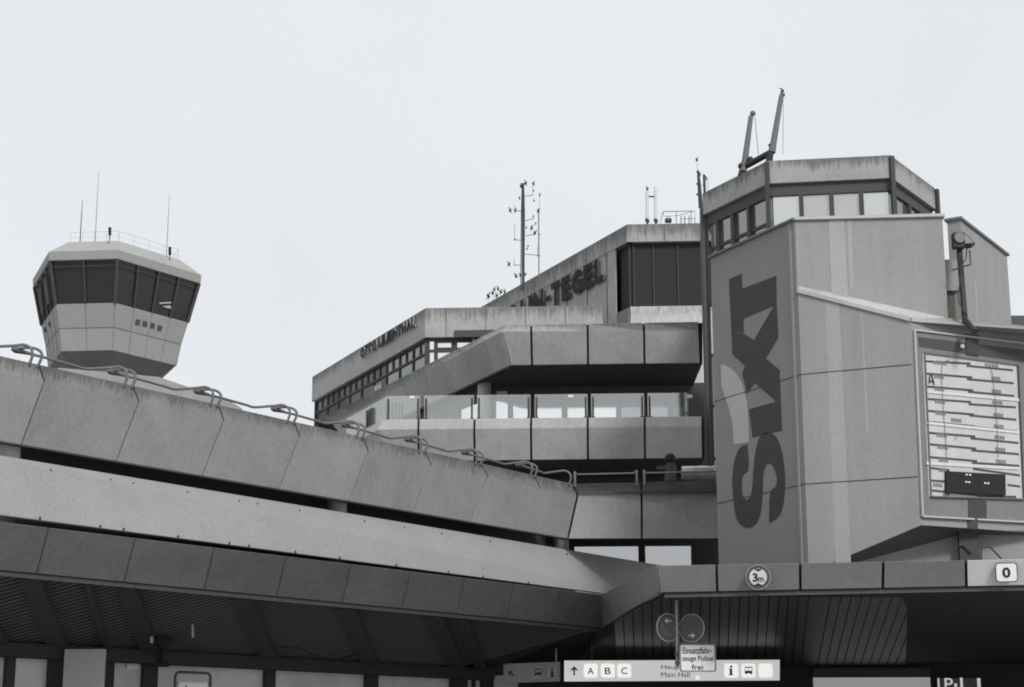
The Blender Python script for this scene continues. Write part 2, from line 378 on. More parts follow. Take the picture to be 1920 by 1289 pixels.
backing(m, [(FF0+dz, FF1+dz), (FF0+dz2, FF1+dz2)], 1245, 1989, .08, .2, -FN)
for xa, xb in ((1290, 1316), (1555, 1580), (1760, 1790)): pass
obj('gutter_lip', m, M['louvre'], can)
# canopy roofs (above eye level, closed for other viewpoints)
FE = lpx(FF0, FF1, 1989)
m = MB(); m.slab([FF0-FN*.2, FE-FN*.2, FE+Vector((3, 26, 0)), FB1+Vector((.6, 12, 0)), FB1+Vector((.3, 0, 0))], 5.0, 5.15)
obj('canopy_roof', m, M['dark'], can)
# ---------------------------------------------------------------- left soffit with slats and beams
FRONT = Vector((math.cos(R(3.4)), -math.sin(R(3.4)), 0)); DEEP = Vector((math.sin(R(3.4)), math.cos(R(3.4)), 0))
W0 = FB0+INW*3.6; W1 = FB1+INW*3.6
WF = Frame(W0, W1)
zj = WF.sz(300, 1224)[1]; zh = WF.sz(300, 1247)[1]
def wpt(q, z): return Vector((q.x, q.y, z))
a0, a1 = lpx(FB0, FB1, -100)+INW*.2, FB1+INW*.2
c0, c1 = lpx(FB0, FB1, -100)+INW*3.6, FB1+INW*3.6
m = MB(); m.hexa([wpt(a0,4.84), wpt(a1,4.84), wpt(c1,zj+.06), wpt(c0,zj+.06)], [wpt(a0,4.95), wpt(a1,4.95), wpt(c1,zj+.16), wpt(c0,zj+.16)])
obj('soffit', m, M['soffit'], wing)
LD = (FB1-FB0); LD.z = 0; LDn = LD.normalized(); LN = Vector((LDn.y, -LDn.x, 0)); 
def soff_z(P):                     # height of the sloping soffit at a plan point
    d = (P-a0).dot(-LN); k = max(0, min(1, d/3.4)); return 4.84+(zj+.06-4.84)*k
def clipslat(P, D):                # run from P along D until outside the soffit band
    out = []
    for sgn in (1, -1):
        t = 0
        while t < 6.5:
            Q = P+D*(t*sgn); d = (Q-a0).dot(-LN)
            if d < 0.0 or d > 3.4: break
            t += .05
        out.append(P+D*(max(0, t-.05)*sgn))
    return out
m = MB(); mid = (a0+c0)/2
for i in range(100):
    P = mid+LDn*(i*.245); P.z = 0
    if P.y > FB1.y+.5: break
    r_, l_ = clipslat(P, FRONT)
    if (r_-l_).length < .4: continue
    zr, zl = soff_z(r_)-.07, soff_z(l_)-.07
    w_ = DEEP*.06; h_ = Vector((0,0,.03))
    m.hexa([wpt(l_,zl)-w_, wpt(r_,zr)-w_, wpt(r_,zr)+w_, wpt(l_,zl)+w_], [wpt(l_,zl)-w_+h_, wpt(r_,zr)-w_+h_, wpt(r_,zr)+w_+h_, wpt(l_,zl)+w_+h_])
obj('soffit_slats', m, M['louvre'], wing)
for px, px2, hw in ((-60, 5, .3), (70, 112, .4), (178, 204, .12), (250, 284, .4), (466, 508, .4), (662, 697, .4), (828, 862, .4), (880, 905, .3)):
    P = lpx(FB0, FB1, px)+INW*.22; P.z = 0
    Q = lpx(wpt(c0, zj), wpt(c1, zj), px2); Q.z = 0; w_ = FRONT*hw/2; zp, zq = soff_z(P)-.05, soff_z(Q)-.05
    m = MB(); dn = Vector((0,0,-.28))
    m.hexa([wpt(P,zp)-w_+dn*.5, wpt(P,zp)+w_+dn*.5, wpt(Q,zq)+w_+dn*.5, wpt(Q,zq)-w_+dn*.5], [wpt(P,zp)-w_, wpt(P,zp)+w_, wpt(Q,zq)+w_, wpt(Q,zq)-w_])
    obj('canopy_beam', m, M['darker'], wing)
# wall below the left canopy
s_a, s_b = WF.sz(-160, 1240)[0], WF.sz(912, 1270)[0]
m = MB(); m.box(WF, s_a, s_b, 0, .5, -.2, 0); m.box(WF, s_a, s_b, zh, zj+.2, -.07, .05); m.box(WF, s_a, s_b, zh+.02, zj+.02, .05, .3)
panes = [(-60, 10), (26, 91), (212, 268), (294, 497), (515, 686), (708, 846), (875, 888), (890, 904)]
edges = [WF.sz(x, 1270)[0] for p in panes for x in p]; edges = [s_a]+edges+[s_b]
for i in range(0, len(edges), 2): m.box(WF, edges[i], edges[i+1], .5, zh, -.2, .04)
obj('window_frame', m, M['darker'], wing)
for k, (x0, x1) in enumerate(panes):
    m = MB(); s0, s1 = WF.sz(x0, 1270)[0], WF.sz(x1, 1270)[0]
    m.box(WF, s0, s1, .5, zh+.1, -.12, -.08); obj('window_pane', m, M['g_low'], wing)
m = MB(); pf = Frame(WF.P(118, 1270, .5), WF.P(118, 1270, .5)+FRONT)
s1 = pf.sz(197, 1260)[0]; m.box(pf, 0, s1-.03, 0, WF.sz(150, 1222)[1], -.12, 0)
obj('pillar', m, M['pale'], wing, bevel=.01)
# notice on pane
m = MB(); m.pbox(WF, 238, 1241, 260, 1255, -.06, -.04); obj('notice', m, M['white'], wing)
for (x_, y0_, y1_, lab) in ((361, 1170, 1196, 'short pale tube lamp hanging below the left canopy soffit'), (284, 1194, 1206, 'tiny pale lamp beside a beam under the left canopy')):
    P_ = WF.P(x_, y0_, 1.6); Q_ = WF.P(x_, y1_, 1.6); t = thing('hanging_lamp', lab, 'lamp', Q_, 'small lamps under the canopy')
    m = MB(); m.tube([P_, Q_], .035, 8); obj('tube', m, M['steel'], t, smooth=True); m = MB(); m.tube([P_, P_+Vector((0,0,.4))], .008, 5); obj('rod', m, M['black'], t)
t = thing('camera_box', 'dark box camera hanging in front of the left window header', 'camera', WF.P(310, 1215, .9))
m = MB(); m.wbox(WF.P(311, 1205, .9), .34, .5, .2, Matrix.Rotation(.5, 3, 'Y')); obj('housing', m, M['black'], t); m = MB(); p_ = WF.P(309, 1210, .9); m.tube([p_, WF.P(300, 1243, .3)], .04, 6); m.wbox(WF.P(304, 1246, .35), .3, .1, .12); obj('bracket', m, M['black'], t)
for lab, pts in (('long dark cable sagging under the left canopy soffit', [(520,1212),(560,1216),(590,1230),(612,1243)]), ('dark cable looping up to the third canopy beam', [(640,1236),(665,1228),(690,1222)]), ('short dark cable dangling from the soffit near the middle', [(762,1170),(768,1188),(772,1200)])):
    m = MB(); P_ = [WF.P(x_, y_, 1.3) for x_, y_ in pts]; m.tube(smooth_path(P_, 5), .018, 6); o_ = obj('cable', m, M['black'], loc=P_[0]) if False else obj('cable', m, M['black']); tag(o_, lab, 'cable', 'loose cables under the canopy')
# ---------------------------------------------------------------- front part of the wing: parapet over deep recess
TF1 = hz(1362, 902, ZT); KF1 = hz(1362, 928, ZK); BF1 = hz(1362, 1010, ZB)
m = MB(); strip(m, [(T1, TF1), (K1, KF1), (B1, BF1)], [(1075.5, 1082.5, 1064.5), (1202.5, 1203, 1203.5), (1362, 1362, 1362)], .14, BACK, .028)
obj('front_parapet', m, M['paraf'], wing, bevel=.008)
m = MB(); backing(m, [(T1, TF1), (K1, KF1), (B1, BF1)], 1084, 1361, .16, .26, BACK); obj('parapet_backing', m, M['joint'], wing)
GL = Frame(at(1060, 1030, 54), at(1060, 1030, 54)+FRONT)
m = MB(); sR = GL.sz(1420, 1030)[0]
m.box(GL, -1, sR, GL.sz(1137, 1024)[1], 8.3, -.2, 0)
x = [GL.sz(v_, 1040)[0] for v_ in (1077, 1197, 1210, 1296)]
m.box(GL, -1, x[0], 5.3, GL.sz(1137, 1024)[1], -.2, 0); m.box(GL, x[1], x[2], 5.3, GL.sz(1137, 1024)[1], -.2, 0); m.box(GL, x[3], sR, 5.3, GL.sz(1137, 1024)[1], -.2, 0)
obj('window_wall', m, M['darker'], wing)
for i in (0, 2):
    m = MB(); m.box(GL, x[i], x[i+1], 5.3, GL.sz(1137, 1024)[1], -.1, -.06); obj('window_pane', m, M['g_clear'], wing)
m = MB(); m.slab([T1+BACK*.3, TF1+BACK*.3, TF1+BACK*9, T1+BACK*9, T1+BACK*9+Vector((-4,0,0)), T1+INW*5], 8.22, 8.32); obj('roof_deck', m, M['dark'], wing)

# ================================================================ handrails on the wing parapet (one bent tube each)
tops = [(-110),73,249,409,551.5,680,797,901.5,1003,1075]
TJ = [lpx(T0, T1, x_) for x_ in tops]
U = Vector((0,0,1)); hookn = ['leftmost, cut by the photo edge', 'second from left, below the control tower', 'third from left, right of the tower stem', 'fourth from the left, against open sky', 'fifth from left, reaching the terminal corner', 'sixth from left, crossing the terminal windows', 'seventh from the left, below the glass balustrade', 'eighth from the left, over the dark recess', 'last sloping one before the parapet corner']
for i in range(9):
    A_, B_ = TJ[i], TJ[i+1]; d = (B_-A_).normalized()
    root = thing('handrail', 'bent tube handrail on the wing parapet, '+hookn[i], 'handrail', A_, 'handrails on the parapet')
    IN = INW
    p = [A_-d*.03-U*.05-IN*.0, A_-d*.0+U*.14-IN*.07, A_-d*.02+U*.25-IN*.03, A_-d*.10+U*.31+IN*.10, A_-d*.24+U*.30+IN*.28, A_-d*.30+U*.27+IN*.34, A_+d*.0+U*.25+IN*.32]
    n_ = 6
    for k in range(1, n_+1): p.append(lp(A_+d*.1, B_-d*.95, k/n_)+U*(.25-.05*k/n_)+IN*.3)
    p += [B_-d*.6+U*.27+IN*.28, B_-d*.40+U*.31+IN*.2, B_-d*.30+U*.33+IN*.1, B_-d*.24+U*.27-IN*.02, B_-d*.22+U*.14-IN*.07, B_-d*.22-U*.05]
    q = smooth_path(p, 4); m = MB(); m.tube(q, .028, 8); obj('rail_tube', m, M['rail'], root, smooth=True)
    m = MB(); m.tube([A_-d*.36+U*.27+IN*.34, A_-d*.28+U*.27+IN*.34, A_+d*.05+U*.255+IN*.32], [.035, .062, .03], 10); obj('tube_sleeve', m, M['rail'], root, smooth=True)
# front rail
for j, (xa, xb, lab) in enumerate(((1078, 1194, 'straight grey tube handrail on the front parapet left of the joint'), (1208, 1345, 'straight grey tube handrail on the front parapet beside the round vent'))):
    pa, pb = lpx(T1, TF1, xa), lpx(T1, TF1, xb); h = .28
    root = thing('handrail', lab, 'handrail', pa, 'handrails on the parapet')
    m = MB(); ra, rb2 = pa+BACK*.15+U*h+Vector((.05,0,0)), pb+BACK*.15+U*h-Vector((.05,0,0)); m.tube([ra, rb2], .024, 8); obj('rail_tube', m, M['rail'], root, smooth=True)
    for q_, e_ in ((pa, ra), (pb, rb2)): m = MB(); m.tube(smooth_path([q_-U*.08-BACK*.03, q_+U*(h-.1)-BACK*.01, q_+U*(h+.04)+BACK*.04, e_], 3), .032, 8); obj('hook', m, M['rail'], root, smooth=True)

# ================================================================ terminal building
term = thing('terminal_building', 'stepped concrete terminal block with two balcony bands, roof letters and a louvred penthouse', 'building', (4, 58, 0))
YB = 52.0
# lower balcony band
def balcony(px_t, px_k, px_b, Y, right, left, ry, ly, nm, mat, jf, jl, ins=(.1, 0, .38)):
    pts = [at(*px_t, Y+ins[0]), at(*px_k, Y+ins[1]), at(*px_b, Y+ins[2])]
    RR = [hz(right, ry[i], pts[i].z) for i in range(3)]; LL = [hz(*ly[i], pts[i].z) for i in range(3)]
    m = MB(); strip(m, [(pts[i], RR[i]) for i in range(3)], jf, .14, BACK, .032); obj(nm, m, mat, term, bevel=.008)
    inB = Vector((.9, .44, 0))
    m = MB(); strip(m, [(pts[i], LL[i]) for i in range(3)], jl, .14, inB, .012); obj(nm+'_return', m, mat, term, bevel=.008)
    m = MB(); backing(m, [(pts[i], RR[i]) for i in range(3)], jf[0][0]+8, right, .16, .24, BACK); backing(m, [(pts[i], LL[i]) for i in range(3)], jl[0][0]-9, jl[-1][0], .16, .24, inB)
    obj('joint_backing', m, M['joint'], term)
    # floor slab
    zt = pts[0].z-.35; zb = pts[2].z+.03
    m = MB(); m.slab([pts[2]+BACK*.2, RR[2]+BACK*.2, RR[2]+BACK*7, lpx(pts[2], LL[2], jl[-1][2])+BACK*9, lpx(pts[2], LL[2], jl[-1][2])+inB*.2], zb, zt-.25)
    obj('floor_slab', m, M['dark'], term)
    return pts, RR, LL
X2 = 1318
b2 = balcony((945.7, 610), (940, 622), (956, 685), YB, X2, None, (603.5, 620, 680.5), ((601.9, 785), (640, 785), (700, 808)), 'upper_balcony', M['band'],
   [(946, 940.5, 956.5), (996, 996, 997.5), (1101.5, 1102, 1102.5), (1206.5, 1207.5, 1208.5), (1310.5, 1311, 1313.5)],
   [(945.5, 939.5, 955.5), (900, 908, 925), (855, 868, 889), (817, 832, 853), (775, 795, 813), (730, 755, 775), (680, 712, 735), (638, 672, 700), (590, 622, 652)])
b1 = balcony((718.3, 787), (709, 806), (722, 866), YB, X2+4, None, (781, 800, 858.5), ((640, 828), (630, 848), (650, 902)), 'lower_balcony', M['band1'],
   [(718.5, 709.5, 722.5), (785, 784, 785), (890, 889, 890), (996, 995.5, 996), (1102, 1102, 1102.5), (1209, 1209, 1209.5), (1317, 1317, 1318)],
   [(718, 709, 722), (685, 676, 690), (645, 636, 655)])
# recess walls behind the balconies
RW = Frame(at(850, 760, 56), at(850, 760, 56)+FRONT); s0 = RW.sz(900, 745)[0]; s1 = RW.sz(1345, 760)[0]
ztop2 = b2[0][2].z; zt1 = b1[0][0].z
zhd = RW.sz(1080, 750)[1]
m = MB(); m.box(RW, s0, s1, zhd, ztop2+.1, -.2, 0); m.box(RW, RW.sz(700, 880)[0], s1, 8.3, zt1-.4, -.2, 0)
wp = [(930, 952), (962, 990), (1005, 1053), (1064, 1097), (1112, 1155), (1165, 1200), (1218, 1252), (1264, 1296)]
xs = [s0]+[RW.sz(v_, 765)[0] for p_ in wp for v_ in p_]+[s1]
for i in range(0, len(xs), 2): m.box(RW, xs[i], xs[i+1], zt1-.4, zhd, -.2, 0)
RQ = RW.pt(s0, 0); RLw = Frame(RQ, RQ+Vector((-.448, .894, 0))); 
m.box(RLw, .01, 8.6, zhd, ztop2+.1, -.2, 0); ys = [.01, 1.4, 1.7, 3.2, 3.5, 5.0, 5.3, 7.2, 7.5, 8.6]
for i in range(0, 10, 2): m.box(RLw, ys[i], ys[i+1] if i else .2, zt1-.4, zhd, -.2, 0)
obj('recess_wall', m, M['dark'], term)
for u_, v_ in ((.2, 1.7), (2.0, 3.2), (3.5, 5.0), (5.3, 7.2)):
    m = MB(); m.box(RLw, u_, v_, zt1-.4, zhd, -.1, -.06); obj('recess_window', m, M['g_bright'], term)
for k, p_ in enumerate(wp):
    m = MB(); m.box(RW, xs[2*k+1], xs[2*k+2], zt1-.4, zhd, -.1, -.06); obj('recess_window', m, M['g_bright'] if k < 5 else M['g_mid'], term)
# round column on the balcony
c = at(908, 750, 55.3); m = MB(); m.tube([(c.x, c.y, zt1-.5), (c.x, c.y, ztop2+.1)], .22, 28); obj('column', m, M['pale'], term, smooth=True)
m = MB(); c = at(941, 738, 55.9); m.wbox(c, .34, .05, .14); obj('window_slit', m, M['white'], term)
# glass balustrade panels
BF = Frame(b1[0][0]+BACK*.15, b1[1][0]+BACK*.15)
zg0, zg1 = zt1-.05, BF.sz(1000, 740)[1]
gx = [(728, 784), (799, 885), (898, 991), (1006, 1098), (1112, 1204), (1218, 1308)]
for k, (xa, xb) in enumerate(gx):
    m = MB(); m.box(BF, BF.sz(xa, 760)[0]-.06, BF.sz(xb, 760)[0]+.06, zg0, zg1, 0, .012); pn = obj('glass_panel', m, M['g_bal'], term)
    for x_ in (xa, xb):
        m = MB(); s_ = BF.sz(x_, 760)[0]; m.box(BF, s_-.028, s_+.028, zg0, zg1-.1, .02, .07); m.box(BF, s_-.06, s_+.06, zg0, zg0+.09, -.03, .09)
        obj('balustrade_post', m, M['frame'], term)
for px in (726, 732, 738, 745, 751):
    m = MB(); s_ = BF.sz(px, 760)[0]; m.box(BF, s_-.025, s_+.025, zg0, zg1-.12, -.5, -.44); obj('balustrade_post', m, M['frame'], term)
BL = Frame(b1[0][0]+Vector((.1,.1,0)), b1[2][0]+Vector((.1,.1,0)))
m = MB(); m.box(BL, .05, BL.sz(650, 800)[0], zg0, zg1-.02, 0, .012); obj('glass_panel', m, M['g_bal'], term)
for px in (691, 696, 700):
    m = MB(); s_ = BL.sz(px, 785)[0]; m.box(BL, s_-.06, s_+.06, zg0, zg1-.15, .02, .07); obj('balustrade_post', m, M['frame'], term)
for (px, py) in ((773, 745), (1070, 743), (1293, 743)):
    m = MB(); P_ = BF.P(px, py+1); m.wbox(P_+FRONT*0+Vector((0,-.05,0)), .15, .03, .09); obj('sticker', m, M['white'], term)
# ---------------------------------------------------------------- upper block with roof parapet
PO = at(797.4, 578, 61); zO = PO.z
OF = Frame(PO, PO+FRONT); LOe = hz(585.7, 706.7, zO); OL = Frame(PO, LOe)
zOb = OF.sz(800, 633.2)[1]; sOe = OF.sz(1130, 573)[0]
m = MB(); m.box(OF, 0, sOe, zOb, zO, -.25, 0); 
obj('roof_parapet_front', m, M['otto'], term, bevel=.012)
m = MB(); m.box(OL, .002, OL.L, zOb, zO, -.25, 0); obj('roof_parapet_side', m, M['otto'], term, bevel=.012)
m = MB()
for px in (836.5, 911, 985, 1060): s_ = OF.sz(px, 600)[0]; m.box(OF, s_-.012, s_+.012, zOb, zO-.02, -.02, .004)
obj('panel_joint', m, M['beam'], term)
zlo = b2[0][2].z-.2
# end wall of the upper block
m = MB(); q1 = OL.pt(OL.L, 0, -.3); m.slab([OF.pt(.3,0,-.5), OF.pt(sOe-.2,0,-.5), OF.pt(sOe-.2,0,-1.0), OF.pt(3,0,-12), OL.pt(OL.L,0,-12), OL.pt(OL.L,0,-.35)], zlo-2, zO-.4)
obj('block_core', m, M['dark'], term)
# end pier at far corner
m = MB(); m.box(OL, OL.L-.12, OL.L-.02, zlo-3, zOb, -.6, -.12); obj('corner_pier', m, M['frame'], term)
# side windows
LW = OL.shift(-.15); sp = abs(LW.sz(746, 700)[0]-LW.sz(771.5, 690)[0])
zs0, zs1 = LW.sz(790, 665)[1], LW.sz(790, 643)[1]
zl1 = LW.sz(785, 672)[1]; zl0 = zl1-1.9
m = MB(); e_ = LW.L-.15
m.box(LW, .1, e_, zs1, zOb+.05, -.12, 0); m.box(LW, .1, e_, zl1, zs0, -.12, 0); m.box(LW, .1, e_, zl0-1, zl0, -.12, 0)
pc = []; k = 0; s_ = .18
while s_ < e_-.2:
    n_ = min(s_+sp, e_); pc.append((s_, n_)); m.box(LW, s_-.04, s_+.04, zl0, zs1, -.12, -.001)
    m.box(LW, (s_+n_)/2-.035, (s_+n_)/2+.035, zs0, zs1, -.12, -.002); s_ = n_
m.box(LW, e_-.05, e_, zl0, zs1, -.12, -.001)
obj('side_window_frame', m, M['frame'], term)
for i, (u0, u1) in enumerate(pc):
    dim = 3 <= i <= 9
    m = MB(); m.box(LW, u0+.04, u1-.04, zl0, zl1, -.08, -.05); obj('window_pane', m, M['g_dim'] if dim else M['g_mid'], term)
    m = MB(); m.box(LW, u0+.04, u1-.04, zs0, zs1, -.08, -.05); obj('clerestory_pane', m, M['g_dim'] if 3 <= i <= 7 else M['g_mid'], term)
m = MB(); m.pbox(LW, 698, 722, 715, 735, -.045, -.02); obj('blind_or_glint', m, M['boarddim'], term)
# front windows of the upper block
OW = OF.shift(-.12)
m = MB(); m.box(OW, -.02, OW.sz(1130, 640)[0], zlo, zOb+.02, -.25, -.06); obj('front_window_frame', m, M['frame'], term)
for (x0, y0, x1, y1) in ((806, 641, 813.5, 656), (821, 644, 846, 652), (806, 662, 813.5, 690), (821, 662, 846, 690), (857.5, 643, 881, 652), (857.5, 662, 881, 690), (892, 643, 930, 652)):
    m = MB(); m.pbox(OW, x0, y0, x1, y1, -.06, -.03); obj('window_pane', m, M['g_bright'], term)
m = MB(); m.pbox(OW, 852, 619, 948, 632, -.1, .2); obj('soffit_beam', m, M['beam'], term)
m = MB(); m.pbox(OW, 886, 626, 890, 650, -.04, .1); obj('mullion', m, M['rail'], term)
# ---------------------------------------------------------------- penthouse
PP = at(1175.4, 421, 62.2); zP = PP.z
PF = Frame(PP, PP+FRONT); PLe = hz(915.6, 568, zP); PL = Frame(PP, PLe)
zPb = PF.sz(1200, 454)[1]; zPl = PF.sz(1200, 575)[1]; sPe = PF.sz(1345, 430)[0]
m = MB(); m.box(PF, 0, sPe, zPb, zP, -.3, 0); obj('penthouse_parapet', m, M['pent'], term, bevel=.012)
m = MB(); m.box(PL, .002, PL.L+6, zPb, zP, -.3, 0); obj('penthouse_parapet_side', m, M['pent'], term, bevel=.012)
sd_ = PL.sz(1153.5, 520)[0]
m = MB(); m.box(PL, sd_, PL.L+6, zlo, zPb, -.06, -.02); obj('penthouse_side_wall', m, M['pent'], term)
m = MB(); m.box(PF, PF.sz(1182, 590)[0], sPe, zlo, zPl, -.3, 0); obj('penthouse_base', m, M['pentw'], term, bevel=.01)
m = MB(); m.box(PL, .05, sd_, zlo, PL.sz(1165, 583)[1], -.3, -.03); obj('penthouse_side_base', m, M['fascia'], term)
m = MB(); m.box(PF, .05, sPe, zPl, zPb, -.35, -.25); m.box(PL, .05, sd_, zPl-.2, zPb, -.35, -.25); obj('louvre_screen', m, M['darker'], term)
for k in range(60):
    pass
m = MB(); nb = 46
for k in range(nb):
    z_ = zPl+.06+(zPb-zPl-.1)*k/nb; m.box(PF, .05, sPe, z_, z_+.018, -.25, -.24)
obj('louvre_blades', m, M['darker'], term)
m = MB()
for px in (1181, 1226, 1272): s_ = PF.sz(px, 520)[0]; m.box(PF, s_-.018, s_+.018, zPl, zPb, -.24, -.17)
obj('louvre_post', m, M['beam'], term)
m = MB(); m.box(PF, PF.sz(1247, 430)[0]-.01, PF.sz(1247, 430)[0]+.01, zPb, zP-.03, -.02, .004)
for px in (1137, 1100, 1062): s_ = PL.sz(px, 470)[0]; m.box(PL, s_-.012, s_+.012, zlo, zP-.05, -.04, .004)
obj('panel_joint', m, M['beam'], term)
m = MB(); m.slab([PF.pt(.4,0,-.4), PF.pt(sPe+8,0,-.4), PF.pt(sPe+8,0,-14), PL.pt(PL.L+6,0,-12), PL.pt(PL.L+6,0,-.4)], zlo, zP-.3); obj('penthouse_core', m, M['darker'], term)

# ================================================================ lettering
def text_mesh(txt, bold=.0, ext=.02, res=6):
    cu = bpy.data.curves.new('t', 'FONT'); cu.body = txt; cu.offset = bold; cu.extrude = ext; cu.resolution_u = res
    o = bpy.data.objects.new('t', cu); C.objects.link(o)
    dg = bpy.context.evaluated_depsgraph_get(); me = bpy.data.meshes.new_from_object(o.evaluated_get(dg))
    vs = [v.co.copy() for v in me.vertices]; fs = [tuple(p.vertices) for p in me.polygons]
    bpy.data.objects.remove(o); bpy.data.curves.remove(cu); bpy.data.meshes.remove(me)
    return vs, fs
def fit(txt, F, s0, s1, z0, z1, n0, n1, bold=.02):
    """letters filling a rectangle of a wall frame; s runs left to right as seen"""
    vs, fs = text_mesh(txt, bold, .5)
    xa, xb = min(v.x for v in vs), max(v.x for v in vs); ya, yb = min(v.y for v in vs), max(v.y for v in vs)
    m = MB(); return m.add([F.pt(s0+(v.x-xa)/(xb-xa)*(s1-s0), z0+(v.y-ya)/(yb-ya)*(z1-z0), n0+(v.z+.5)*(n1-n0)) for v in vs], fs)
def letters(root, txt, F, s0, s1, z0, z1, n0, n1, mat, wts, bold=.03, name='letter', side='letside'):
    tot = sum(wts.get(c_, 1) for c_ in txt); s_ = s0
    for c_ in txt:
        w_ = wts.get(c_, 1)/tot*(s1-s0)
        if c_ != ' ':
            zz = (z0, z1)
            if c_ == '-': zz = (z0+(z1-z0)*.38, z0+(z1-z0)*.56)
            m = fit(c_, F, s_+w_*.09, s_+w_*.91, zz[0], zz[1], n1-.02, n1, bold); lo_ = obj(name, m, mat, root)
            m = fit(c_, F, s_+w_*.09, s_+w_*.91, zz[0], zz[1], n0+.02, n1-.021, bold); obj('letter_return', m, M[side], lo_)
        s_ += w_
WT = {'I': .42, '-': .55, ' ': .5, 'L': .85, 'E': .9, 'T': .95, 'N': 1.08, 'O': 1.1, 'H': 1.05, 'A': 1.1}
bt = thing('building_lettering', 'large dark raised letters reading BERLIN-TEGEL, partly hidden behind the lower roof', 'lettering', PL.pt(5, 18, .05))
se, st_ = PL.sz(1137, 505)[0], PL.sz(1036, 548)[0]
tot = sum(WT.get(c_, 1) for c_ in 'TEGEL'); totall = sum(WT.get(c_, 1) for c_ in 'BERLIN-TEGEL')
sst = se+(st_-se)*totall/tot
za, zb_ = PL.sz(1130, 529)[1], PL.sz(1126, 486)[1]
letters(bt, 'BERLIN-TEGEL', PL, sst, se, za, zb_, .03, .12, M['letter'], WT, .05)
ot = thing('building_lettering', 'small dark raised letters reading OTTO LILIENTHAL along the sloping roof edge of the terminal', 'lettering', OL.pt(4, 15, .05))
s1_, s0_ = OL.sz(783, 600)[0], OL.sz(680, 660)[0]
letters(ot, 'OTTO LILIENTHAL', OL, s0_, s1_, OL.sz(783, 613)[1], OL.sz(783, 592)[1], .03, .11, M['letter'], WT, .03, side='letpale')

# ================================================================ stair tower with lettered side
YC = 37.5
Cc = at(1500, 703, YC)
LFe = hz(1340.3, 753.5, Cc.z); TL = Frame(Cc, LFe)             # side wall, s runs away to the left
TD = Vector((math.cos(R(4.5)), -math.sin(R(4.5)), 0)); TFr = Frame(Cc, Cc+TD)
zTt = TFr.sz(1492, 414)[1]; sTR = TFr.sz(1771, 480)[0]; zTb = 5.1
st = thing('stair_tower', 'tall windowless grey tower with folded walls, pale coping and a wedge shaped display bay', 'tower', (7.5, 40, 0))
LT = TL.sz(1336, 620)[0]
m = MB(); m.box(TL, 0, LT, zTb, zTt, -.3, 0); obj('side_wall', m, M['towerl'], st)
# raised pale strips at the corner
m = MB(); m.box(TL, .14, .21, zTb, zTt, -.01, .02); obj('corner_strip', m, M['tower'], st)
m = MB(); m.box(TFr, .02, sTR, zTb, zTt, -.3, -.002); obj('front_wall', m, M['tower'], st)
bk = TFr.pt(sTR, 0, -4.5)
m = MB(); m.slab([TFr.pt(.1,0,-.3), TFr.pt(sTR-.02,0,-.3), TFr.pt(sTR-.02,0,-2.2), TL.pt(LT-.05,0,-.9), TL.pt(LT-.05,0,-.3)], zTb, zTt-.1); obj('tower_core', m, M['tower'], st)
m = MB(); m.box(TL, -.04, LT+.05, zTt, zTt+.05, -.35, .07); obj('coping', m, M['rail'], st)
m = MB(); m.box(TFr, -.0, sTR+.05, zTt+.003, zTt+.07, -.35, .07); obj('coping', m, M['coping'], st)
# paler vertical strips on the front wall
m = MB()
for (xa, xb, za_, zb2) in ((1556, 1586, zTb, zTt),): m.box(TFr, TFr.sz(xa, 470)[0], TFr.sz(xb, 470)[0], za_, zb2, -.01, .004)
obj('pale_strip', m, concrete('pale strip', .355, blotch=.06, grain=.25, streak=.1, stretch=(1.2,1.2,.02)), st)
m = MB(); m.box(TFr, TFr.sz(1590, 470)[0], TFr.sz(1599, 470)[0], zTt-1.6, zTt, -.01, .004)
obj('pale_strip', m, concrete('pale strip faint', .34, blotch=.06, grain=.25, streak=.1), st)
# horizontal joints on the side wall
zj1, zj2 = Cc.z, TL.sz(1500, 910)[1]
for z_ in (zj1, zj2): m = MB(); m.box(TL, 0, LT, z_-.012, z_+.012, -.02, .006); obj('wall_joint', m, M['beam'], st)
# wedge bay
apx = hz(1711, 683.5, zj1)
WL = Frame(Cc-Vector((0,.012,0)), apx)                     # left face of the wedge
s_ap = WL.L
RDir = Vector((math.cos(R(-25)), math.sin(R(25)), 0))
WR = Frame(apx, apx+RDir)
zWr = WR.sz(1712, 604)[1]                                        # top of wedge at the apex
zWl = WL.sz(1500, 549)[1]; zBa = WL.sz(1726, 985)[1]; sBl, zBl = WL.sz(1550, 1060)
sE = WR.sz(1945, 700)[0]; zRe = WR.sz(1920, 629)[1]
s_mid = WL.sz(1690, 602)[0]
m = MB(); m.poly(WL, [(.02, zWl), (s_ap, zWr), (s_ap, zBa), (sBl, zBl), (.02, zTb)], -.12, 0); obj('bay_left_wall', m, M['tower'], st)
m = MB(); m.poly(WR, [(0.002, zWr), (sE, zRe-.02), (sE, zBa), (0.002, zBa)], -.12, 0); obj('bay_right_wall', m, M['tower'], st)
for z_ in (zj1, zj2): m = MB(); m.box(WL, .02, s_ap-.02, z_-.012, z_+.012, -.02, .006); obj('wall_joint', m, M['beam'], st)
m = MB(); m.box(WL, WL.sz(1556, 800)[0], WL.sz(1584, 800)[0], sBl and zTb, zWl-.28, -.01, .004)  # paler upright strip on the left bay wall
obj('pale_strip', m, bpy.data.materials['pale strip'], st)
m = MB(); m.box(WL, WL.sz(1619.5, 700)[0], WL.sz(1623, 700)[0], 8.2, 10.95, -.01, .004)  # thin paler strip on the same wall
obj('pale_strip', m, bpy.data.materials['pale strip'], st)
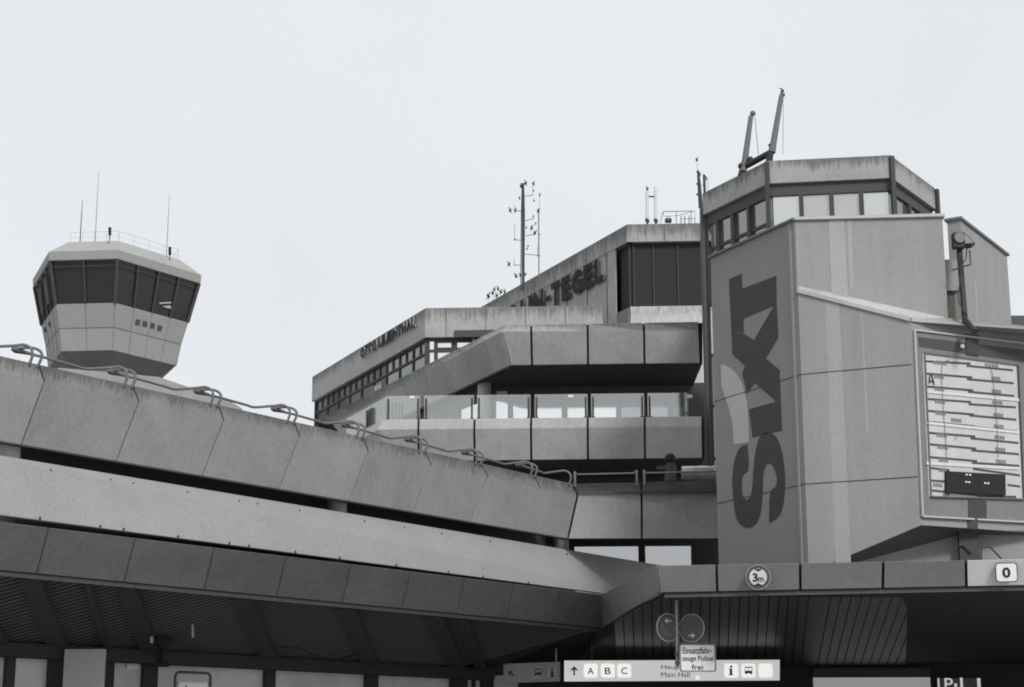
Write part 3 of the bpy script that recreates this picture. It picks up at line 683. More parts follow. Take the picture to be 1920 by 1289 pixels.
# roof ledge of the bay (a sloping weathering back to the tower wall)
b0, bA, bE = WL.pt(.02, zWl), WL.pt(s_ap, zWr), WR.pt(sE, zRe)
h0, hA, hE = TFr.P(1499, 541), TFr.P(1774, 600), TFr.P(1990, 622)
m = MB(); m.hexa([b0+(h0-b0)*.0, bA, hA, h0], [p_+Vector((0,0,.05)) for p_ in (b0, bA, hA, h0)]); obj('bay_ledge', m, M['ledge'], st)
m = MB(); m.hexa([bA, bE, hE, hA], [p_+Vector((0,0,.045)) for p_ in (bA, bE, hE, hA)]); obj('bay_ledge', m, M['tower'], st)
m = MB(); o_ = WL.n*.05
m.hexa([b0+o_, bA+o_, bA-o_, b0-o_], [p_+Vector((0,0,.09)) for p_ in (b0+o_, bA+o_, bA-o_, b0-o_)]); o_ = WR.n*.05
m.hexa([bA+o_, bE+o_, bE-o_, bA-o_], [p_+Vector((0,0,.085)) for p_ in (bA+o_, bE+o_, bE-o_, bA-o_)]); obj('ledge_edge', m, M['ledge'], st)
# underside
u0, uA, uE = WL.pt(sBl, zBl, -.01), WL.pt(s_ap, zBa, -.02), WR.pt(sE, zBa, -.01)
v0, vA, vE = TFr.P(1580, 1062), TFr.P(1800, 1003), TFr.P(1990, 1003)
m = MB(); m.hexa([u0, uA, vA, v0], [p_+Vector((0,0,.08)) for p_ in (u0, uA, vA, v0)]); m.hexa([uA, uE, vE, vA], [p_+Vector((0,0,.08)) for p_ in (uA, uE, vE, vA)])
obj('bay_underside', m, M['slot'], st)
m = MB(); m.box(TFr, .5, TFr.sz(1990, 1030)[0], zTb-.2, vA.z, -.3, -.01); obj('front_wall_low', m, M['tower'], st)
# right fin
fz = zTt+.05
RA = hz(1800, 412, fz); RB = hz(1888, 480, fz); RF = Frame(RA, RB)
zfb = 8.6
m = MB(); m.box(RF, 0, RF.L, zfb, fz, -.3, 0); obj('fin_wall', m, M['tower'], st)
m = MB(); m.box(RF, -.06, RF.L+.06, fz, fz+.06, -.35, .05); obj('coping', m, M['rail'], st)
RL = hz(1785, 425, fz); RLF = Frame(RL, RA)
m = MB(); m.box(RLF, 0, RLF.L-.003, zfb, fz, -.02, 0); obj('fin_wall', m, M['towerl'], st); m = MB(); m.box(RLF, -.05, RLF.L-.02, fz+.003, fz+.058, -.02, .06); obj('coping', m, M['rail'], st)
m = MB(); m.box(RF, RF.sz(1826, 520)[0], RF.sz(1829, 520)[0], zfb, fz-1.2, -.01, .005); obj('pale_strip', m, bpy.data.materials['pale strip'], st)  # thin paler strip on the fin
nf = Frame(at(1765, 480, 37.6), at(1795, 480, 37.6))
m = MB(); m.pbox(nf, 1760, 487, 1806, 545, -.25, 0); obj('niche_panel', m, M['tower'], st, label='grey panel in the gap beside the tower')
m = MB(); m.pbox(nf, 1760, 545.5, 1806, 612, -.28, -.1); obj('niche_wall', m, M['dark'], st)
m = MB(); m.pbox(Frame(at(1880,600,44), at(1990,598,44)), 1885, 592, 1990, 640, -1, 0); obj('rear_band', m, M['dark'], st)

# ---------------------------------------------------------------- big advertising letters on the side wall
ad = thing('advertising_lettering', 'huge dark painted letters SIXT reading upwards on the tower side wall', 'lettering', TL.pt(1.5, 6, .0))
def z6(x_, y_): return (1320+x_/2.2208, 480+y_/2.2224)
Tp = [(105,98),(157,75),(160,137),(301,83),(303,203),(165,262),(166,322),(115,318)]
Xp = [(115,320),(166,324),(208,352),(292,208),(303,205),(310,340),(258,428),(315,475),(320,594),(298,605),(212,530),(180,575),(160,490),(172,460),(119,410)]
Ip = [(320,597),(325,728),(203,757),(188,640),(298,608)]
Sp = [(182,785),(150,800),(130,845),(121,900),(119,960),(124,1020),(133,1080),(150,1118),(178,1134),(205,1128),(227,1102),(240,1050),(245,985),(246,930),(252,890),(265,868),(282,870),(298,900),(304,930),(300,960),(276,990),(272,1112),(300,1098),(322,1068),(335,1010),(339,945),(335,880),(326,820),(310,770),(287,742),(258,736),(238,748),(222,785),(212,840),(206,900),(202,960),(195,1000),(180,1018),(168,1010),(160,985),(158,950),(163,915),(186,886)]
def closed(P_, k=3, sharp=75):       # round off the gentle corners of an outline, keep the sharp ones
    out = []; n = len(P_)
    V_ = [Vector(q) for q in P_]
    def turn(i): return math.degrees((V_[i]-V_[i-1]).angle(V_[(i+1) % n]-V_[i]))
    sh = [turn(i) > sharp for i in range(n)]
    for i in range(n):
        b, c = V_[i], V_[(i+1) % n]; a_ = b*2-c if sh[i] else V_[i-1]; d = c*2-b if sh[(i+1) % n] else V_[(i+2) % n]
        for j in range(k):
            t = j/k; p = .5*((2*b)+(c-a_)*t+(2*a_-5*b+4*c-d)*t*t+(3*b-a_-3*c+d)*t**3); out.append((p.x, p.y))
    return out
Sp = closed(Sp)
for nm, P_ in (('letter', Sp), ('letter', Ip), ('letter', Xp), ('letter', Tp)):
    m = MB(); m.poly(TL, [TL.sz(*z6(*q)) for q in P_], -.01, .008); obj(nm, m, M['sixt'], ad)
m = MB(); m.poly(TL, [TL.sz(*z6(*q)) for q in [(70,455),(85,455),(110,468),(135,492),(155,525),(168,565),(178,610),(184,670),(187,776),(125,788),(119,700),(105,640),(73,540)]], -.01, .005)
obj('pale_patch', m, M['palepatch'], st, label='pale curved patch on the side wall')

# ---------------------------------------------------------------- departures display
dp = thing('display_board', 'large framed information display with pale striped sheet and black screen on the tower bay', 'display', WR.pt(1.2, 8, .03))
def q4(F, pts, n0, n1): m = MB(); return m.ppoly(F, pts, n0, n1)
def barp(F, p, q, h, n0, n1):
    a_ = F.sz(*p); b_ = F.sz(*q); m = MB(); return m.poly(F, [(a_[0], a_[1]-h), (b_[0], b_[1]-h), (b_[0], b_[1]+h), (a_[0], a_[1]+h)], n0, n1)
fo = [(1712,620),(1930,647),(1940,981),(1727,969)]
obj('casing', q4(WR, fo, .01, .03), M['fasciaf'], dp)
m = MB()
for i in range(4):
    a_, b_ = WR.sz(*fo[i]), WR.sz(*fo[(i+1) % 4]); d_ = Vector((b_[0]-a_[0], b_[1]-a_[1])).normalized(); p_ = Vector((-d_.y, d_.x))*.018
    m.poly(WR, [(a_[0]-p_.x, a_[1]-p_.y), (b_[0]-p_.x, b_[1]-p_.y), (b_[0]+p_.x, b_[1]+p_.y), (a_[0]+p_.x, a_[1]+p_.y)], .02, .075)
obj('outer_frame', m, M['coping'], dp)
obj('header_strip', q4(WR, [(1722,632),(1925,657),(1926,680),(1724,650)], .03, .04), M['beam'], dp)
fi = [(1730,663),(1906,686),(1917,937),(1742,932)]
obj('display_sheet', q4(WR, fi, .03, .05), M['display'], dp)
m = MB()
for i in range(4):
    a_, b_ = WR.sz(*fi[i]), WR.sz(*fi[(i+1) % 4]); d_ = Vector((b_[0]-a_[0], b_[1]-a_[1])).normalized(); p_ = Vector((-d_.y, d_.x))*.014
    m.poly(WR, [(a_[0]-p_.x, a_[1]-p_.y), (b_[0]-p_.x, b_[1]-p_.y), (b_[0]+p_.x, b_[1]+p_.y), (a_[0]+p_.x, a_[1]+p_.y)], .04, .085)
obj('inner_frame', m, M['rail'], dp)
def z7(x_, y_): return (1660+x_/2.477, 580+y_/2.477)
rows = [(180,243,388,254,370,264,585,285),(180,300,395,318,372,326,588,345),(182,360,400,378,376,384,590,404),(188,418,390,432,380,442,598,457),(190,473,405,490,382,494,600,514),(192,524,408,545,386,546,605,568),(196,575,410,592,388,600,610,622),(198,628,414,648,392,656,612,674),(200,688,418,706,396,714,614,728),(204,738,290,748,400,742,616,772),(205,796,285,802,560,816,618,824),(208,842,420,864,420,868,600,872)]
m = MB()
for r_ in rows:
    for p_, q_ in ((z7(r_[0], r_[1]), z7(r_[2], r_[3])), (z7(r_[4], r_[5]), z7(r_[6], r_[7]))):
        a_, b_ = WR.sz(*p_), WR.sz(*q_); m.poly(WR, [(a_[0], a_[1]-.028), (b_[0], b_[1]-.028), (b_[0], b_[1]+.016), (a_[0], a_[1]+.016)], .05, .058)
obj('row_lines', m, M['beam'], dp)
m = MB()
for (x_, y_, w_) in ((215,247,80),(455,260,80),(220,312,55),(485,320,55),(222,372,55),(488,380,55),(222,428,60),(490,432,60),(225,482,60),(495,490,58),(298,514,60),(497,543,58),(230,584,62),(500,594,60),(235,640,60),(503,650,60),(240,700,55),(507,706,58),(240,745,45),(215,815,50),(260,860,40)):
    p_ = z7(x_, y_); a_ = WR.sz(*p_)
    m = MB()
    for k in range(4): m.box(WR, a_[0]+k*w_/2.477/FPX*36*.27, a_[0]+(k*.27+.2)*w_/2.477/FPX*36, a_[1]-.045, a_[1]+.03, .05, .06)
    obj('row_text', m, M['fasciaf'], dp)
m = MB()
for yl, yr in ((385, 425), (530, 575), (718, 742)):
    a_, b_ = WR.sz(*z7(182, yl)), WR.sz(*z7(612, yr)); m.poly(WR, [(a_[0], a_[1]-.03), (b_[0], b_[1]-.03), (b_[0], b_[1]+.03), (a_[0], a_[1]+.03)], .055, .07)
obj('sheet_seam', m, M['fascial'], dp)
sc = obj('screen', q4(WR, [z7(285,752),z7(558,768),z7(560,864),z7(285,850)], .05, .13), M['black'], dp)
m = MB()
for (x_, y_) in ((374,768),(390,769),(372,802),(386,803),(460,807),(474,808)): m.ppoly(WR, [z7(x_,y_-3), z7(x_+9,y_-3), z7(x_+9,y_+4), z7(x_,y_+4)], .13, .135)
obj('lamp_dots', m, M['white'], sc)
obj('pole_stand_in_strip', q4(WR, [(1812,626),(1835,629),(1835,668),(1812,664)], .03, .06), M['frame'], dp)  # dark strip added on the casing, standing in for the pole behind it
obj('pole_stand_in_strip', q4(WR, [(1816,938),(1850,940),(1850,973),(1816,972)], .03, .045), M['frame'], dp)  # lower stand-in for the same pole
m = MB(); m.ball(WR.P(1804, 650, .08), .05, 8); obj('small_lamp', m, M['white'], dp)

def wire(pts, r_, name, mat, par):
    m = MB(); m.tube(smooth_path([WR.P(*z7(*q_), .075) for q_ in pts], 4), r_, 5); obj(name, m, mat, par)
wire([(300,232),(268,255),(262,300),(266,400),(272,500),(280,600),(284,690)], .006, 'loose_cable', M['rail'], dp)
wire([(490,270),(500,320),(512,440),(520,560),(524,690)], .006, 'loose_cable', M['rail'], dp)
wire([(205,345),(207,312),(216,306),(222,330),(228,352)], .014, 'scribble', M['frame'], dp)
wire([(203,334),(226,334)], .012, 'scribble', M['frame'], dp)
wire([(322,608),(334,588)], .006, 'scribble', M['frame'], dp)
# ================================================================ glazed pavilion behind the stair tower
pv = thing('rooftop_pavilion', 'many sided glazed pavilion with concrete crown rising behind the stair tower', 'building', (7.5, 45, 0))
V1 = at(1438, 302, 41.5); zV = V1.z; V0 = hz(1317, 363, zV); V2 = hz(1670, 291, zV); V3 = hz(1753, 353, zV)
cen = (V0+V3)/2+Vector((.0, 2.6, 0)); V4 = cen*2-V1; V5 = cen*2-V2
V = [V0, V1, V2, V3]; FR = [Frame(V[i], V[i+1]) for i in range(3)]
zcb = [FR[0].sz(1434, 346)[1], FR[1].sz(1500, 342)[1], FR[2].sz(1700, 357)[1]]; zc_ = zcb[1]
zbb = FR[1].sz(1550, 361)[1]
m = MB()
allV = V+[Vector((V4.x, max(V4.y, V3.y+3), zV)), Vector((V5.x, max(V5.y, V0.y+3), zV))]
for i in range(6):
    F = Frame(allV[i], allV[(i+1) % 6])
    if i < 3: F = FR[i]
    m.box(F, 0.004*i, F.L, zc_, zV, -.2, 0) if i < 3 else m.hexa([wpt(allV[i],zc_), wpt(allV[(i+1)%6],zc_), wpt(allV[(i+1)%6]*.98+cen*.02,zc_), wpt(allV[i]*.98+cen*.02,zc_)], [wpt(allV[i],zV), wpt(allV[(i+1)%6],zV), wpt(allV[(i+1)%6]*.98+cen*.02,zV), wpt(allV[i]*.98+cen*.02,zV)])
obj('crown', m, M['pav'], pv, bevel=.01)
m = MB(); m.slab([lp(p_, cen, .06) for p_ in allV], zV-.3, zV-.2); obj('pavilion_roof', m, M['dark'], pv)
m = MB(); 
for i in range(3): m.box(FR[i].shift(-.1), .05, FR[i].L-.05, zbb, zc_+.01, -.1, 0)
obj('head_beam', m, M['beam'], pv)
zsill = FR[0].sz(1380, 447)[1]-.1
zlow = 8.5
mull = {0: [1348, 1377, 1408], 1: [1503, 1560, 1616], 2: [1701, 1721, 1737]}
for i in range(3):
    F = FR[i].shift(-.16)
    xs = [.12]+[F.sz(x_, 400)[0] for x_ in mull[i]]+[F.L-.1]
    for k, (u, v_) in enumerate(zip(xs[:-1], xs[1:])):
        m = MB(); m.box(F, u, v_, zTt-1.6 if i < 2 else zTt+.3, zbb, -.05, 0)
        obj('window_pane', m, M['g_pav2'] if (i == 1 and k in (0, 3)) or (i == 0 and k == 0) else M['g_mid'] if i != 1 else M['g_pav'], pv)
    for u in xs[1:-1]:
        m = MB(); m.box(F, u-.055, u+.055, zTt-2.2 if i < 2 else zTt+.3, zbb, -.02, .1); obj('mullion', m, M['frame'], pv)
    if i == 0:
        m = MB()
        zz = F.sz(1420, 429)[1]; m.box(F, xs[0], xs[-1], zz-.05, zz+.03, 0, .04); obj('transom', m, M['frame'], pv)
for i, Vx in enumerate((V1, V2, V3)):
    m = MB(); wd = .1
    nrm = (Vector((Vx.x, Vx.y, 0))-Vector((cen.x, cen.y, 0))).normalized(); c_ = Vx+nrm*.04
    zl_ = zTt-2 if i < 2 else zTt+.35
    m.wbox((c_.x, c_.y, (zV-.05+zl_)/2), .11, .11, zV-.05-zl_, Matrix.Rotation(math.atan2(nrm.y, nrm.x), 3, 'Z')); obj('corner_post', m, M['frame'], pv)
# shaft below, seen as a sliver beside the stair tower
F = FR[0].shift(-.12)
m = MB(); m.box(F, .02, 2.2, zlow, zTt-1.6, -.1, 0); obj('shaft_wall', m, M['pale'], pv)
m = MB()
for y_ in (572, 667, 763, 862): z_ = F.sz(1334, y_)[1]; m.box(F, .02, 2.2, z_-.03, z_+.03, -.05, .03)
obj('shaft_rail', m, M['frame'], pv)
m = MB(); c0_ = at(1315.5, 380, 44.3)
for (dx, sx, mt) in ((-.07, .05, 0), (.09, .05, 0)): m.wbox((c0_.x+dx+.03, 44.2, (zV-.4+8.65)/2), sx, .12, zV-.4-8.65)
obj('rain_pipe', m, M['frame'], pv)
m = MB(); m.wbox((c0_.x+.04, 44.3, (zV-.2+8.65)/2), .12, .1, zV-.2-8.65); obj('corner_pilaster', m, M['rail'], pv)

# ================================================================ rooftop equipment
dv = thing('davit', 'pair of tilted grey crane arms joined by a bar on the pavilion roof edge', 'roof crane', at(1420, 310, 42.5))
def P3(x_, y_, Y): return at(x_, y_, Y)
m = MB(); m.tube([P3(1393,322,42.6), P3(1397,300,42.6), P3(1408,218,42.6)], [.10,.085,.062], 10); m.ball(P3(1411.5,213,42.6), .075, 10); obj('arm', m, M['rail'], dv, smooth=True)
m = MB(); m.tube([P3(1447,286,41.9), P3(1450,270,41.9), P3(1465,180,41.9)], [.10,.085,.06], 10); m.ball(P3(1467,178,41.9), .07, 10); obj('arm', m, M['rail'], dv, smooth=True)
m = MB(); m.tube([P3(1392,318,42.6), P3(1398,312,42.6), P3(1442,288,41.9), P3(1448,284,41.9)], .085, 10); m.ball(P3(1407,300,42.5), .09, 8); m.ball(P3(1390,312,42.6), .09, 8); m.ball(P3(1444,273,41.9), .05, 8)
obj('cross_bar', m, M['pole'], dv, smooth=True)
m = MB(); m.tube([P3(1392,316,42.6), P3(1388,330,42.6)], .07, 8); m.tube([P3(1444,286,41.9), P3(1442,306,41.9)], .09, 8); obj('mounting_foot', m, M['pole'], dv)
m = MB(); m.tube([P3(1415.5,219,42.6), P3(1419,260,42.6), P3(1422,290,42.6)], .008, 5); m.tube([P3(1468.5,185,41.9), P3(1468,290,41.9)], .006, 5); obj('cable', m, M['beam'], dv)
# antennas at the pavilion corner
an = thing('antenna_pole', 'dark pole antenna with clamps at the left corner of the pavilion', 'antenna', at(1310, 375, 44.6))
m = MB(); m.tube([P3(1308.5,320,44.8), P3(1311,345,44.8), P3(1314,390,44.8)], [.025,.05,.06], 8)
for y_ in (322, 345, 365): m.ball(P3(1307.5,y_,44.7), .03, 6)
m.tube([P3(1309,322,44.8), P3(1313,326,44.8), P3(1312,331,44.8)], .02, 6); obj('pole', m, M['frame'], an)
m = MB(); m.tube([P3(1306.5,301,44.8), P3(1308,320,44.8)], .005, 5); obj('whip', m, M['rail'], an)
an = thing('antenna_pole', 'short dark pole antenna beside pale panel rising over the pavilion crown', 'antenna', at(1321, 362, 45.2))
m = MB(); m.tube([P3(1320,328,45.2), P3(1321.5,366,45.2)], .035, 8); m.tube([P3(1320,329,45.2), P3(1325,334,45.2), P3(1324,338,45.2)], .02, 6); m.ball(P3(1320.5,348,45.2), .045, 6); obj('pole', m, M['frame'], an)
m = MB(); m.wbox(P3(1327.5,346,45.2), .05, .05, .42); obj('panel', m, M['pan'], an)
# twin panel antennas on the penthouse
for (xa, y0, y1, lab) in ((1213.5, 358, 418, 'pale slim panel antenna with a bird on top, left of a pair'), (1229.5, 351, 418, 'taller pale slim panel antenna, right of a pair')):
    t = thing('panel_antenna', lab, 'antenna', P3(xa, 420, 63.4), 'panel antennas on the penthouse')
    m = MB(); a_, b_ = P3(xa, y0, 63.4), P3(xa, 411, 63.4); m.tube([a_, b_], .065, 12); obj('panel', m, M['pan'], t, smooth=True)
    m = MB(); m.tube([b_, P3(xa+.5, 424, 63.4)], .045, 8); m.wbox(P3(xa-2, 413, 63.4), .07, .06, .14); m.wbox(P3(xa+3, 415, 63.4), .05, .06, .1); obj('bracket', m, M['frame'], t)
    if xa < 1220: m = MB(); m.tube([P3(1215,369,63.4), P3(1228,369,63.4)], .03, 6); obj('strut', m, M['frame'], t)
gr = thing('roof_railing', 'small thin tube railing around equipment on the penthouse roof', 'railing', P3(1270, 419, 63.5))
m = MB()
for Y_ in (63.5,):
    m.tube([P3(1239,419,Y_), P3(1241,402,Y_), P3(1244,397,Y_), P3(1303,396,Y_), P3(1303,419,Y_)], .014, 6)
    m.tube([P3(1244,397,Y_), P3(1244,406,Y_), P3(1270,405,65), P3(1296,397,61)], .010, 6)
    for x_ in (1268, 1296): m.tube([P3(x_,396,Y_), P3(x_,420,Y_)], .013, 6)
    m.tube([P3(1277,411,Y_), P3(1303,410,Y_)], .010, 6)
obj('rails', m, M['frame'], gr)
m = MB()
for x_ in (1251, 1256, 1277, 1284, 1292): m.tube([P3(x_,405,64), P3(x_,420,64)], .018, 6)
m.wbox(P3(1253,414,64), .25, .2, .12); obj('equipment', m, M['beam'], gr)
# lattice mast
YM = 66.5
ms = thing('radio_mast', 'tall dark radio mast with side arms crowded with birds on the penthouse roof', 'mast', P3(979, 535, YM))
m = MB()
for dx in (-3.0, 3.0): m.tube([P3(980.5+dx*.5,344,YM), P3(980.5+dx,400,YM), P3(979.5+dx,545,YM)], .022, 6)
for k in range(34):
    y_ = 348+k*5.7; s_ = 3.0 if k > 6 else 1.7
    m.tube([P3(980.5-s_, y_, YM), P3(980.5+s_, y_+(2.8 if k % 2 else -2.8)+2.8, YM)], .010, 5)
m.tube([P3(980.5,344,YM), P3(980.5,545,YM)], .05, 6)
obj('mast_pole', m, M['frame'], ms)
for (x0, y0, x1, y1, up) in ((983,369,999,366,342),(985,415,1000,410,404),(985,443,1001,440,434),(984,477,1008,479,460),(978,396,965,395,386),(977,451,965,450,421),(977,498,964,497,484)):
    m = MB(); m.tube([P3(x0,y0,YM), P3(x1,y1,YM)], .014, 5); m.tube([P3(x1,y1+2,YM), P3(x1,up,YM)], .008, 5); obj('side_arm', m, M['beam'], ms)
for (x_, y_) in ((1000,358),(1000,406),(965,449),(987,427),(990,462),(988,467)):
    m = MB(); m.ball(P3(x_, y_, YM), .03, 6, (1,1,1.8)); obj('aerial_tip', m, M['frame'], ms)
m2 = thing('antenna_pole', 'thin jointed antenna pole just right of the tall radio mast', 'antenna', P3(1010, 516, YM-1))
m = MB(); m.tube([P3(1010,398,YM-1), P3(1010.5,525,YM-1)], .026, 6)
for y_ in (440, 480): m.ball(P3(1010.5,y_,YM-1), .045, 6)
m.tube([P3(1012.5,367,YM-1), P3(1011,398,YM-1)], .006, 5); obj('pole', m, M['rail'], m2)
# birds
def bird_mesh():
    m = MB(); q = Matrix.Rotation(R(-28), 3, 'Y')
    m.ball((0,0,.085), .05, 10, (.85,.8,1.5), q)
    m.ball((.028,0,.175), .028, 8)
    m.tube([(.05,0,.175), (.085,0,.168)], [.011,.002], 6)
    m.add([(-.03,-.018,.05),(-.03,.018,.05),(-.07,.016,-.02),(-.07,-.016,-.02),(-.025,-.015,.03),(-.025,.015,.03),(-.065,.014,-.025),(-.065,-.014,-.025)], [(0,1,2,3),(7,6,5,4),(0,3,7,4),(1,5,6,2),(0,4,5,1),(3,2,6,7)])
    for s_ in (-1, 1):
        m.ball((-.012,.032*s_,.085), .045, 8, (.6,.35,1.45), q)
        m.tube([(0,.014*s_,.03), (.004,.014*s_,-.015)], .004, 5)
    return m
BM = None
birds = [(977,349.5,'left of the mast tip'),(985.5,344,'on the tip of the tall mast'),(1001,345,'on the top right aerial of the mast'),(1012.5,366,'on the whip above the thin antenna pole'),(974.5,372,'clinging left side of the mast near its top'),(1001,377,'on the short aerial below the top arm'),(956.5,395,'outermost on the upper left arm of the mast'),(966.5,395,'on the upper left arm close to the mast'),(1009.5,396,'on top of the thin antenna pole'),(1004,420,'small one on the middle right aerial'),(996.5,428,'over the middle right arm of the mast'),(1002,437,'at the end of the middle right arm'),(954.5,496,'outermost on the lower left arm of the mast'),(968.5,518,'left of the mast foot with raised tail'),(975.5,516.5,'pressed to the left of the mast foot'),(985,515,'right of the mast foot'),(915.5,556,'leftmost of the flock on the roof corner'),(923.5,550,'second from the left in the roof corner flock'),(927.5,543,'highest on the left in the roof corner flock'),(934,542,'highest on the right in the roof corner flock'),(930.5,555,'low in the middle of the roof corner flock'),(939,548,'second from the right in the roof corner flock'),(946.5,547.5,'rightmost of the flock on the roof corner'),(1213.5,355,'on the left panel antenna'),(1306.5,300,'on the whip at the pavilion corner'),(1466.5,172,'on top of the taller crane arm')]
flock_perch = thing('roof_spikes', 'cluster of thin wire perches at the low end of the penthouse roof edge', 'wires', P3(930, 562, 70.5))
mm = MB()
for i, (x_, y_, lab) in enumerate(birds):
    Y_ = YM if i < 16 else 70.5 if i < 23 else 63.4 if i == 23 else 44.8 if i == 24 else 41.9
    if i in (3, 8): Y_ = YM-1
    hpx = [9,9,8,6,6,5,9,8,9,5,9,9,9,9,7,6,11,8,8,8,8,9,8,9,8,12][i]
    sc_ = hpx/FPX*Y_/.175
    P_ = P3(x_, y_+hpx*.42, Y_)
    if BM is None:
        o = obj('bird', bird_mesh(), M['bird'], smooth=True); BM = o
    else:
        o = BM.copy(); C.objects.link(o)
    o.location = P_; o.scale = (sc_,)*3; o.rotation_euler = (0, R(random.uniform(-12, 18)), R(random.choice([200, 160, 215, 20, 340])))
    tag(o, 'small dark bird perched '+lab, 'bird', 'birds perched on the rooftops')
    if 16 <= i < 23: mm.tube([P_+Vector((0,0,-.02)), P3(x_, min(575, 568+(915-x_)*.56+8), Y_)], .006, 5)
obj('wire', mm, M['frame'], flock_perch)

# duct, round vent on the recess deck
du = thing('ventilation_duct', 'shiny horizontal metal duct at the foot of the upper floors beside the tower', 'duct', P3(1308, 900, 47.5))
m = MB(); a_, b_ = P3(1278, 887, 47.5), P3(1350, 886, 47.5); m.tube([a_, b_], .19, 20); obj('pipe', m, M['duct'], du, smooth=True)
m = MB(); c_ = P3(1304, 887, 47.5); m.tube([c_-Vector((.01,0,0)), c_+Vector((.01,0,0))], .196, 20); obj('band', m, M['rail'], du)
vt = thing('roof_vent', 'dark round headed vent on a stubby grey box behind the front parapet', 'vent', P3(1256, 903, 48))
m = MB(); m.ball(P3(1256.5, 860.5, 48), .16, 14); obj('head', m, M['black'], vt, smooth=True)
m = MB(); m.tube([P3(1257,872,48), P3(1257,903,48)], .16, 16); m.wbox(P3(1246,878,48), .42, .2, .1); obj('body', m, M['beam'], vt)
m = MB(); m.tube([P3(1257,868,48), P3(1257,877,48)], .11, 14); obj('neck', m, M['frame'], vt)

# floodlight on its pole
fl = thing('floodlight', 'round floodlight with visor on a tall dark pole passing behind the display board', 'lamp', at(1815, 1045, 37.2))
YF = 36.95
m = MB(); m.tube([P3(1799,470,YF+.2), P3(1806,560,YF), P3(1810,608,YF-.1)], .065, 10); obj('pole', m, M['pole'], fl, smooth=True)
m = MB(); m.tube([P3(1810,600,YF-.1), P3(1828,622,36.1)], .065, 8); obj('pole_foot', m, M['pole'], fl)
m = MB(); c_ = P3(1799, 450, YF); m.wbox(c_+Vector((0,.1,0)), .27, .2, .36); hd = obj('lamp_head', m, M['pole'], fl, bevel=.02)
m = MB(); m.disc(P3(1799.5,446,YF-.03), (0,1,0), .115, .04, 28); obj('lens', m, M['lens'], hd)
m = MB(); m.hexa([P3(1809,462,YF), P3(1828,460,YF-.3), P3(1822,465,YF-.3), P3(1811,468,YF)], [P3(1809,457,YF), P3(1828,455,YF-.3), P3(1822,458,YF-.3), P3(1811,461,YF)]); obj('visor', m, M['pole'], fl)
m = MB(); m.tube([P3(1812,440,YF), P3(1827,456,YF-.3)], .008, 5); m.tube([P3(1785,507,YF), P3(1820,496,YF-.2), P3(1818,470,YF-.2)], .02, 6); obj('stay', m, M['beam'], fl)
m = MB(); m.tube(smooth_path([P3(1812,468,YF-.1), P3(1811,485,YF-.1), P3(1804,500,YF-.1), P3(1797,560,YF-.15), P3(1806,580,YF-.15), P3(1814,592,YF-.15)]), .014, 6); obj('cable', m, M['frame'], fl)
pb = thing('support_post', 'thick dark post under the display bay with bent side rods', 'post', at(1816, 1048, 37.4))
m = MB(); m.wbox(at(1816.5, 1030, 37.0)+Vector((0,0,.2)), .42, .12, 1.2); obj('post', m, M['frame'], pb)
m = MB(); m.tube([at(1792,1050,36.9), at(1792,1026,36.9), at(1806,1023,36.9), at(1822,1038,36.9)], .02, 6); m.tube([at(1840,1050,36.9), at(1840,1027,36.9), at(1856,1026,36.9), at(1878,1048,36.9)], .02, 6); obj('side_rod', m, M['frame'], pb)

# ================================================================ control tower
ct = thing('control_tower', 'airport control tower with pale faceted pod and dark tilted windows', 'tower', (-21, 98, 0))
E1 = at(91.6, 489, 95); zE = E1.z; E2 = hz(220, 485.6, zE); E3 = hz(376, 532, zE); E0 = hz(62, 539, zE)
cc = (E0+E3)/2; E4 = cc*2-E1; E5 = cc*2-E2; EV = [E0, E1, E2, E3, E4, E5]
def ring(k, z): return [Vector((cc.x+(p_.x-cc.x)*k, cc.y+(p_.y-cc.y)*k, z)) for p_ in EV]
def solve(i, px, py):
    best = None
    for t in range(200, 1300):
        k = t/1000; p_ = cc+(EV[i]-cc)*k
        d = ray(px, py); z_ = EYE+d.z*p_.y/d.y; X_ = d.x*p_.y/d.y
        e_ = abs(X_-p_.x)
        if best is None or e_ < best[0]: best = (e_, k, z_)
    return best[1], best[2]
def loft(m, rs, cap=True):
    n_ = 6; vs = [v_ for r_ in rs for v_ in r_]; fs = []
    for i in range(len(rs)-1):
        for k in range(n_): fs.append((i*n_+k, i*n_+(k+1) % n_, (i+1)*n_+(k+1) % n_, (i+1)*n_+k))
    if cap: fs += [tuple(range(n_))[::-1], tuple((len(rs)-1)*n_+k for k in range(n_))]
    return m.add(vs, fs)
ke, zet = solve(2, 220.5, 469); kr, zr = .80, zE+1.15
kr, zr = solve(2, 213.5, 451)
kr = .74; zr = EYE+ray(213, 452).z*(cc.y+(E2.y-cc.y)*.74)/ray(213, 452).y
kgt = .985; kgb, zgb = solve(3, 352, 605); kj, zj_ = solve(3, 339, 646); kb, zb2_ = solve(3, 330, 686)
ku, zu = solve(3, 297, 709)
m = MB(); loft(m, [ring(1.0, zE), ring(1.01, zE+.5)]); obj('roof_fascia', m, M['ctrl'], ct, bevel=.02)
m = MB(); loft(m, [ring(1.008, zE+.505), ring(kr, zr)]); obj('roof', m, M['ctrlroof'], ct)
m = MB(); loft(m, [ring(kgb*.985, zgb), ring(kgt*.975, zE-.02)]); obj('cab_glazing', m, M['g_dark'], ct)
rt, rb_ = ring(kgt, zE), ring(kgb, zgb)
m = MB()
